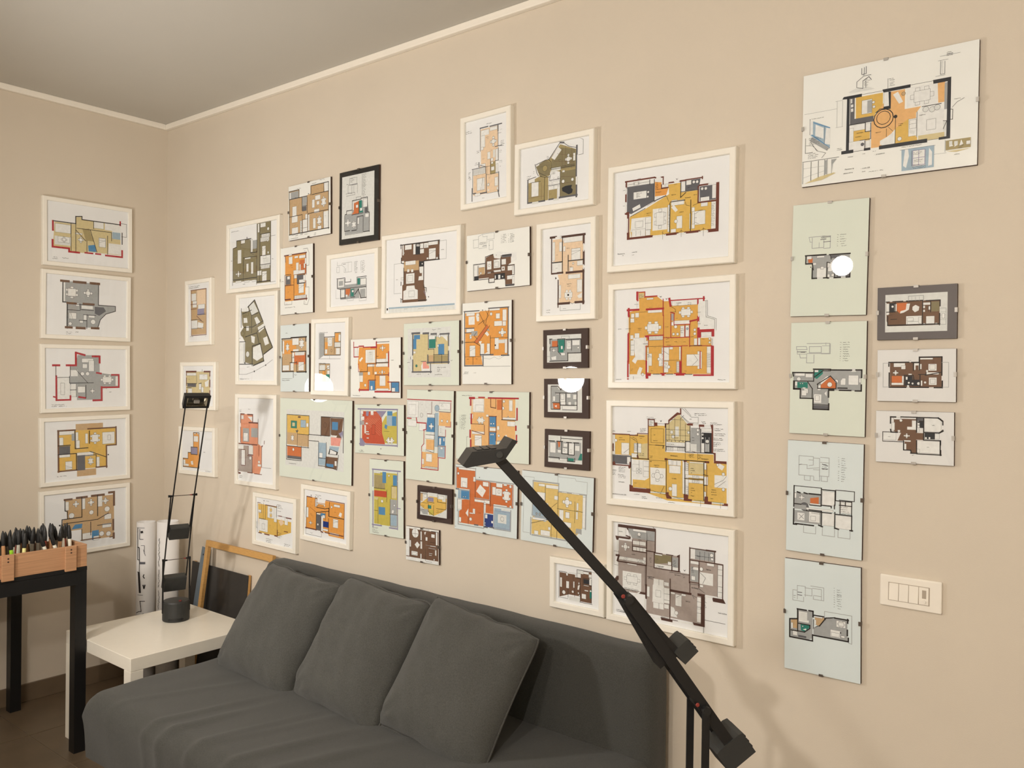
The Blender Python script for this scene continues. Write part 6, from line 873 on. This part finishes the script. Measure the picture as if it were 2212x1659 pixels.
# ---------------------------------------------------------------- rolled drawings in the corner
def roll(cx, cy, r, h, label, marks):
    root = tag(empty('paper_roll', (cx, cy, 0)), label, 'paper roll', 'rolled drawings in the room corner')
    bm = new_bm(); n = 96; turns = 2.4; A = []
    for i in range(n+1):
        a = 2*math.pi*turns*i/n + 2.2; rr = r-.0035*(turns*i/n)
        A.append((rr*math.cos(a), rr*math.sin(a)))
    lo = [bm.verts.new((x, y, 0.001)) for x, y in A]; hi = [bm.verts.new((x, y, h+.004*math.sin(i*.11))) for i, (x, y) in enumerate(A)]
    for i in range(n): bm.faces.new((lo[i], lo[i+1], hi[i+1], hi[i]))
    o = link('sheet', bm, m_roll, root, True)
    sd = o.modifiers.new('thick', 'SOLIDIFY'); sd.thickness = .0006; sd.offset = -1
    # ink strokes wrapped round the roll: (angle, z) pairs
    V, F, C = [], [], []
    for c, w, pts in marks:
        for (a0, z0), (a1, z1) in zip(pts, pts[1:]):
            R2 = r+.0012; k = max(1, int(abs(a1-a0)/.12))
            for q in range(k):
                s, e = q/k, (q+1)/k
                aa, ab, za, zb = a0+(a1-a0)*s, a0+(a1-a0)*e, z0+(z1-z0)*s, z0+(z1-z0)*e
                L = math.hypot((ab-aa)*r, zb-za) or 1; ta, tz = -(zb-za)/L*w/2/r, (ab-aa)*r/L*w/2
                b = len(V)
                for a_, z_ in ((aa-ta, za-tz), (ab-ta, zb-tz), (ab+ta, zb+tz), (aa+ta, za+tz)): V.append((R2*math.cos(a_), R2*math.sin(a_), z_))
                F.append((b, b+1, b+2, b+3)); C.append(INKL[c])
    me = bpy.data.meshes.new('printed_plan'); me.from_pydata(V, [], F); me.materials.append(m_ink)
    at = me.color_attributes.new('ink', 'FLOAT_COLOR', 'CORNER'); q = 0
    for p, c in zip(me.polygons, C):
        for _ in p.vertices: at.data[q].color = (*c, 1); q += 1
    ob = bpy.data.objects.new('printed_plan', me); COL.objects.link(ob); ob.parent = root
R1 = (.152, -.170, .0465, .775); R2_ = (.300, -.140, .052, .792)
fa = math.atan2(CAM.y-R1[1], CAM.x-R1[0])      # bearing of the visible side
def am(t): return fa + t
mk = []
for pts, w, c in (([(-1.1,.655),(-.2,.655)],.002,'G'),([(-1.0,.655),(-.95,.50)],.004,'k'),([(-.7,.65),(-.72,.60),(-.3,.60)],.003,'G'),([(-.5,.64),(-.45,.63)],.012,'k'),([(-1.0,.56),(-.75,.56),(-.7,.49)],.004,'k'),([(-.7,.485),(-.1,.485)],.011,'G'),([(-1.0,.50),(-.7,.50),(-.72,.44),(-1.0,.44)],.003,'k'),([(-.8,.44),(-.62,.34)],.010,'k'),([(-.7,.44),(-.55,.34)],.004,'k'),([(-.2,.43),(-.3,.42),(-.15,.41)],.004,'k'),([(-.3,.38),(-.2,.36),(-.1,.38)],.005,'k'),([(-.9,.33),(-.3,.33)],.002,'G'),([(-.65,.30),(-.1,.30)],.003,'k'),([(-.6,.30),(-.45,.25),(-.7,.25),(-1.1,.24)],.003,'k'),([(-1.1,.22),(-.2,.24)],.004,'k'),([(-.8,.16),(-.1,.22)],.010,'G'),([(-1.0,.22),(-.7,.12)],.003,'k'),([(-.2,.20),(-.05,.15)],.004,'k'),([(-.55,.57),(-.2,.57),(-.2,.53)],.002,'G'),([(-.3,.55),(-.1,.52)],.002,'G')):
    mk.append((c, w, [(am(a), z+.10) for a, z in pts]))
roll(*R1, 'white paper roll with black plan lines, left one in the room corner', mk)
fa = math.atan2(CAM.y-R2_[1], CAM.x-R2_[0]); mk = []
z = .72
for i in range(26):
    L = random.uniform(.006, .016)
    mk.append(('k', .0025, [(am(-.85+random.uniform(-.06,.06)), z), (am(-.85+random.uniform(-.1,.1)), z-L)]))
    z -= L*.9 + (.016 if i in (9, 16) else .002)
roll(*R2_, 'white paper roll with a line of handwriting, right one behind the table lamp', mk)

# ---------------------------------------------------------------- boards leaning on the wall behind the table
def lean(root, pts):  # helper: top and bottom lines -> matrix of a leaning plane
    pass
def leaning(name, x0, x1, ztop, ytop, ybot, label, cat):
    ang = math.atan2(abs(ybot-ytop), ztop); L = math.hypot(ztop, ybot-ytop)
    root = tag(empty(name), label, cat)
    root.matrix_world = Matrix.Translation(((x0+x1)/2, ybot, .001)) @ Matrix.Rotation(-ang, 4, 'X')
    return root, L, x1-x0
root, L, w = leaning('dark_board', .315, .785, .585, -.017, -.062, 'dark grey board leaning on the wall behind the white table', 'board')
bbox('panel', (-w/2, -.004, 0), (w/2, 0, L), m_panel, root)
bbox('stretcher_edge', (w/2-.016, .0005, 0), (w/2, .012, L), m_wood, root); bbox('stretcher_edge', (-w/2, .0005, 0), (-w/2+.016, .012, L), m_wood, root)
bm = new_bm()
for a, b in (((.05,.355),(.075,.372)),((.075,.372),(.09,.36)),((.09,.36),(.115,.366)),((.062,.356),(.085,.352))):
    bar(bm, (a[0], -.0045, a[1]), (b[0], -.0045, b[1]), (0,1,0), .0006, .004)
link('printed_emblem', bm, mat('emblem_grey', (128,126,124), .5), root)
root, L, w = leaning('wooden_frame', .485, 1.012, .712, -.034, -.128, 'bare wooden picture frame leaning on the wall beside the sofa', 'wooden frame')
b_ = .028
bbox('rail', (-w/2, -.018, L-b_), (w/2, 0, L), m_wood, root, .001, 1); bbox('rail', (-w/2, -.018, 0), (w/2, 0, b_), m_wood, root, .001, 1)
bbox('stile', (-w/2, -.018, b_+.0002), (-w/2+b_*.8, 0, L-b_-.0002), m_wood, root, .001, 1); bbox('stile', (w/2-b_*.8, -.018, b_+.0002), (w/2, 0, L-b_-.0002), m_wood, root, .001, 1)
mr = mat('blue_grey_plastic', (112, 124, 134), .25, .03)
root = tag(empty('ruler'), 'bluish grey plastic ruler leaning on the wall beside the paper rolls', 'ruler')
root.matrix_world = Matrix.Translation((.385, -.105, .002)) @ Matrix.Rotation(math.radians(-6.5), 4, 'X') @ Matrix.Rotation(math.radians(4.5), 4, 'Y')
bbox('blade', (-.020, -.0025, 0), (.020, 0, .675), mr, root); bbox('edge_strip', (.0202, -.003, 0), (.0235, .0002, .675), m_dkgrey, root)
bm = new_bm(); tube(bm, (0, -.0027, .64), (0, -.0032, .64), .004, n=12); link('hanging_hole', bm, m_black, root)

# ---------------------------------------------------------------- counterbalanced lamps
UP = Vector((0,0,1))
def joint(bm, p, w, hw, r): tube(bm, p-w*hw, p+w*hw, r, n=14)
def arm(root, a, b, w, hw, bw, bt):
    d = (b-a).normalized(); out = []
    for s in (-1, 1):
        bm = new_bm(); bar(bm, a+w*(s*hw), b+w*(s*hw), w, bt, bw); out.append(wlink('arm_bar', bm, m_black, root))
    return out
def block(root, c, along, w, L, Hh, hw, off, name='counterweight', m=None):
    n = along.cross(w).normalized(); c = c+n*off
    bm = new_bm()
    prof = [(-L/2,-Hh/2),(L/2*.9,-Hh/2),(L/2,-Hh/2*.7),(L/2,Hh/2*.7),(L/2*.9,Hh/2),(-L/2,Hh/2)]
    prism(bm, [c+along*a+n*b for a, b in prof], w*hw)
    o = wlink(name, bm, m or m_dkgrey, root)
    bm = new_bm()
    for k in (-.25, 0, .25):
        q = c+along*(L*k); bar(bm, q+n*(Hh/2+.0008)-w*hw*.9, q+n*(Hh/2+.0008)+w*hw*.9, along, L*.07, .0014)
    s = link('rib', bm, m_black); s.parent = o; return o

# table lamp on the white table
bc = on_plane(380, 1338, (0,0,.44), UP); bc.z = .4405
def table_lamp():
    root = tag(empty('table_lamp', bc), 'black counterbalanced table lamp with thin double rods on the white table', 'lamp')
    bm = new_bm(); lathe(bm, (0,0,0), [(.054,0),(.0555,.004),(.0555,.078),(.052,.084),(.001,.084)], 40); link('base', bm, m_dkgrey, root, False)
    bm = new_bm()
    for i in range(-6, 7):
        a = math.atan2(CAM.y-bc.y, CAM.x-bc.x)+i*.09
        p = Vector((.0560*math.cos(a), .0560*math.sin(a), 0)); bar(bm, p+UP*.008, p+UP*.016, Vector((-math.sin(a), math.cos(a), 0)), .0025, .0012)
    link('vent_slots', bm, m_black, root)
    bm = new_bm(); tube(bm, (.03, .002, .084), (.03, .002, .0875), .006, n=14); link('switch_button', bm, m_red, root)
    w = (RIGHT*.80 + Vector((FWD.x, FWD.y, 0)).normalized()*.60); w.z = 0; w.normalize()
    P = lambda x, y: on_plane(x, y, bc, w)
    piv, elb, hd, c1, c2 = P(380,1207), P(395,1070), P(424.5,874), P(376,1257), P(386,1148)
    # keep the uprights standing on the base
    top = bc + UP*.084; piv.x, piv.y = top.x, top.y
    hw = .0525
    for s in (-1, 1):
        bm = new_bm(); bar(bm, top-UP*.05+w*(s*.0555), piv+UP*.006+w*(s*.0555), w, .005, .009); wlink('upright', bm, m_black, root)
    lo = c1; arm(root, lo, elb, w, hw-.004, .0075, .004); arm(root, c2, hd, w, hw-.009, .0065, .004)
    for p, c in ((piv, 1), (elb, 1)):
        bm = new_bm(); tube(bm, p-w*hw*1.06, p+w*hw*1.06, .0016, n=8); wlink('joint_rod', bm, m_steeld, root)
        for s in (-1, 1):
            bm = new_bm(); tube(bm, p+w*(s*hw*1.12), p+w*(s*hw*.72), .0055, .003, 12); wlink('joint', bm, m_black, root)
        bm = new_bm(); tube(bm, p+w*(hw*.72), p+w*(hw*.55), .0032, .002, 10); wlink('joint_tip', bm, m_red, root)
    al = (elb-lo).normalized(); block(root, lo, al, w, .062, .045, hw-.007, 0)
    al = (hd-c2).normalized(); block(root, c2, al, w, .056, .036, hw-.0125, 0)
    # head: shallow shade turned towards the room, reflector inside
    a = (hd-c2).normalized(); n = a.cross(w).normalized()
    if n.dot(CAM-hd) < 0: n = -n
    face = (n*.9 + a*(-.15)).normalized(); up2 = face.cross(w).normalized()
    if up2.z < 0: up2 = -up2
    hw2 = .052; hh = .030; c = hd + up2*.012
    bm = new_bm()
    O_ = [c+w*(sx*hw2)+up2*(sz*hh) for sx, sz in ((-1,-1),(1,-1),(1,1),(-1,1))]
    I_ = [c+w*(sx*hw2*.78)+up2*(sz*hh*.66)+face*.0005 for sx, sz in ((-1,-1),(1,-1),(1,1),(-1,1))]
    D_ = [c+w*(sx*hw2*.62)+up2*(sz*hh*.5)-face*.014 for sx, sz in ((-1,-1),(1,-1),(1,1),(-1,1))]
    K_ = [c+w*(sx*hw2*.94)+up2*(sz*hh*.9)-face*.028 for sx, sz in ((-1,-1),(1,-1),(1,1),(-1,1))]
    vo, vi, vk = ([bm.verts.new(p) for p in q] for q in (O_, I_, K_))
    for i in range(4):
        j = (i+1) % 4; bm.faces.new((vo[i], vo[j], vi[j], vi[i])); bm.faces.new((vk[i], vk[j], vo[j], vo[i]))
    bm.faces.new(vk); bmesh.ops.recalc_face_normals(bm, faces=bm.faces[:]); head = wlink('lamp_head', bm, m_blackm, root)
    bm = new_bm(); vi = [bm.verts.new(p) for p in I_]; vd = [bm.verts.new(p) for p in D_]
    for i in range(4): j = (i+1) % 4; bm.faces.new((vi[i], vi[j], vd[j], vd[i]))
    bm.faces.new(vd); s = link('reflector', bm, m_reflector); s.parent = head
    bm = new_bm(); bar(bm, c-w*hw2*.2-face*.004, c+w*hw2*.2-face*.004, up2, .012, .008); s = link('bulb', bm, m_steel); s.parent = head
    # cord dropping off the back of the table
    bm = new_bm(); pts = [bc+Vector((-.054,.01,.012)), bc+Vector((-.075,.02,.016)), bc+Vector((-.10,.03,.006)), bc+Vector((-.12,.045,.003))]
    for a_, b_ in zip(pts, pts[1:]): tube(bm, a_, b_, .0028, n=8)
    wlink('power_cord', bm, m_black, root)
table_lamp()

# tall lamp close to the viewer
def near_lamp():
    fh = Vector((FWD.x, FWD.y, 0)).normalized(); rh = Vector((RIGHT.x, RIGHT.y, 0)).normalized()
    w = (-fh*.985+rh*.17).normalized()
    piv = CAM + ray(1508, 1518)*1.27
    P = lambda x, y: on_plane(x, y, piv, w)
    elb, hd, c1, c2 = P(1345,1284), P(1073,986), P(1455,1406), P(1570,1604)
    base = Vector((piv.x, piv.y, 0))
    root = tag(empty('counterbalance_lamp', base), 'tall black counterbalanced lamp with long slanting arm in front of the sofa', 'lamp')
    hw = .030
    for s in (-1, 1):
        bm = new_bm(); bar(bm, base+UP*.80+w*(s*hw), piv+UP*.004+w*(s*hw), w, .004, .0108); wlink('upright', bm, m_black, root)
    bm = new_bm(); lathe(bm, (0,0,0), [(.11,0),(.11,.015),(.02,.022),(.014,.03),(.014,.72),(.052,.722),(.055,.73),(.055,.80),(.05,.805)], 40); link('stand', bm, m_blackm, root)
    arm(root, c2, elb, w, hw-.006, .0165, .004); arm(root, c1, hd, w, hw-.012, .0135, .004)
    # tapered cover where the two arms run side by side
    bm = new_bm(); a = (elb-c2).normalized(); n = a.cross(w).normalized()
    q0, q1 = P(1352,1292), P(1440,1420)
    prism(bm, [q0-n*.010, q0+n*.010, q1+n*.019, q1-n*.019], w*.016); wlink('arm_cover', bm, m_black, root)
    for p in (piv, elb):
        bm = new_bm(); tube(bm, p+w*(-hw-.003), p+w*(hw+.005), .0062, n=18); wlink('joint', bm, m_blackm, root)
        q = p-w*(hw*1.0)
    for x, y in ((1333,1277), (1490,1506)):
        q = P(x, y); bm = new_bm(); tube(bm, q+w*(hw+.0005), q+w*(hw+.0022), .0032, .0022, 12); wlink('joint_tip', bm, m_red, root)
    al = (elb-c2).normalized(); block(root, c2+al*-.004, al, w, .038, .050, .028, 0)
    al = (hd-c1).normalized(); nn = al.cross(w).normalized(); sg = 1 if nn.dot(RIGHT) > 0 else -1
    block(root, c1+al*-.004, al, w, .026, .028, .022, sg*.012)
    ox, oy, sc = CROP['Lc']
    pts = [P(ox+sc*x, oy+sc*y) for x, y in ((138,335),(222,212),(440,192),(520,182),(572,104),(618,120),(515,270),(455,302),(172,353))]
    bm = new_bm(); prism(bm, pts, w*.036); head = wlink('lamp_head', bm, m_blackm, root)
    bm = new_bm()
    for k in (.25, .45, .65):
        q = pts[1].lerp(pts[3], k)+UP*.0006; bar(bm, q-w*.026, q+w*.026, (pts[3]-pts[1]).normalized(), .008, .0012)
    s = link('vent_slots', bm, m_black); s.parent = head
    bm = new_bm(); q = P(1070, 977); tube(bm, q+w*.0362, q+w*.039, .0048, n=18); wlink('head_pivot', bm, m_dkgrey, root)
near_lamp()
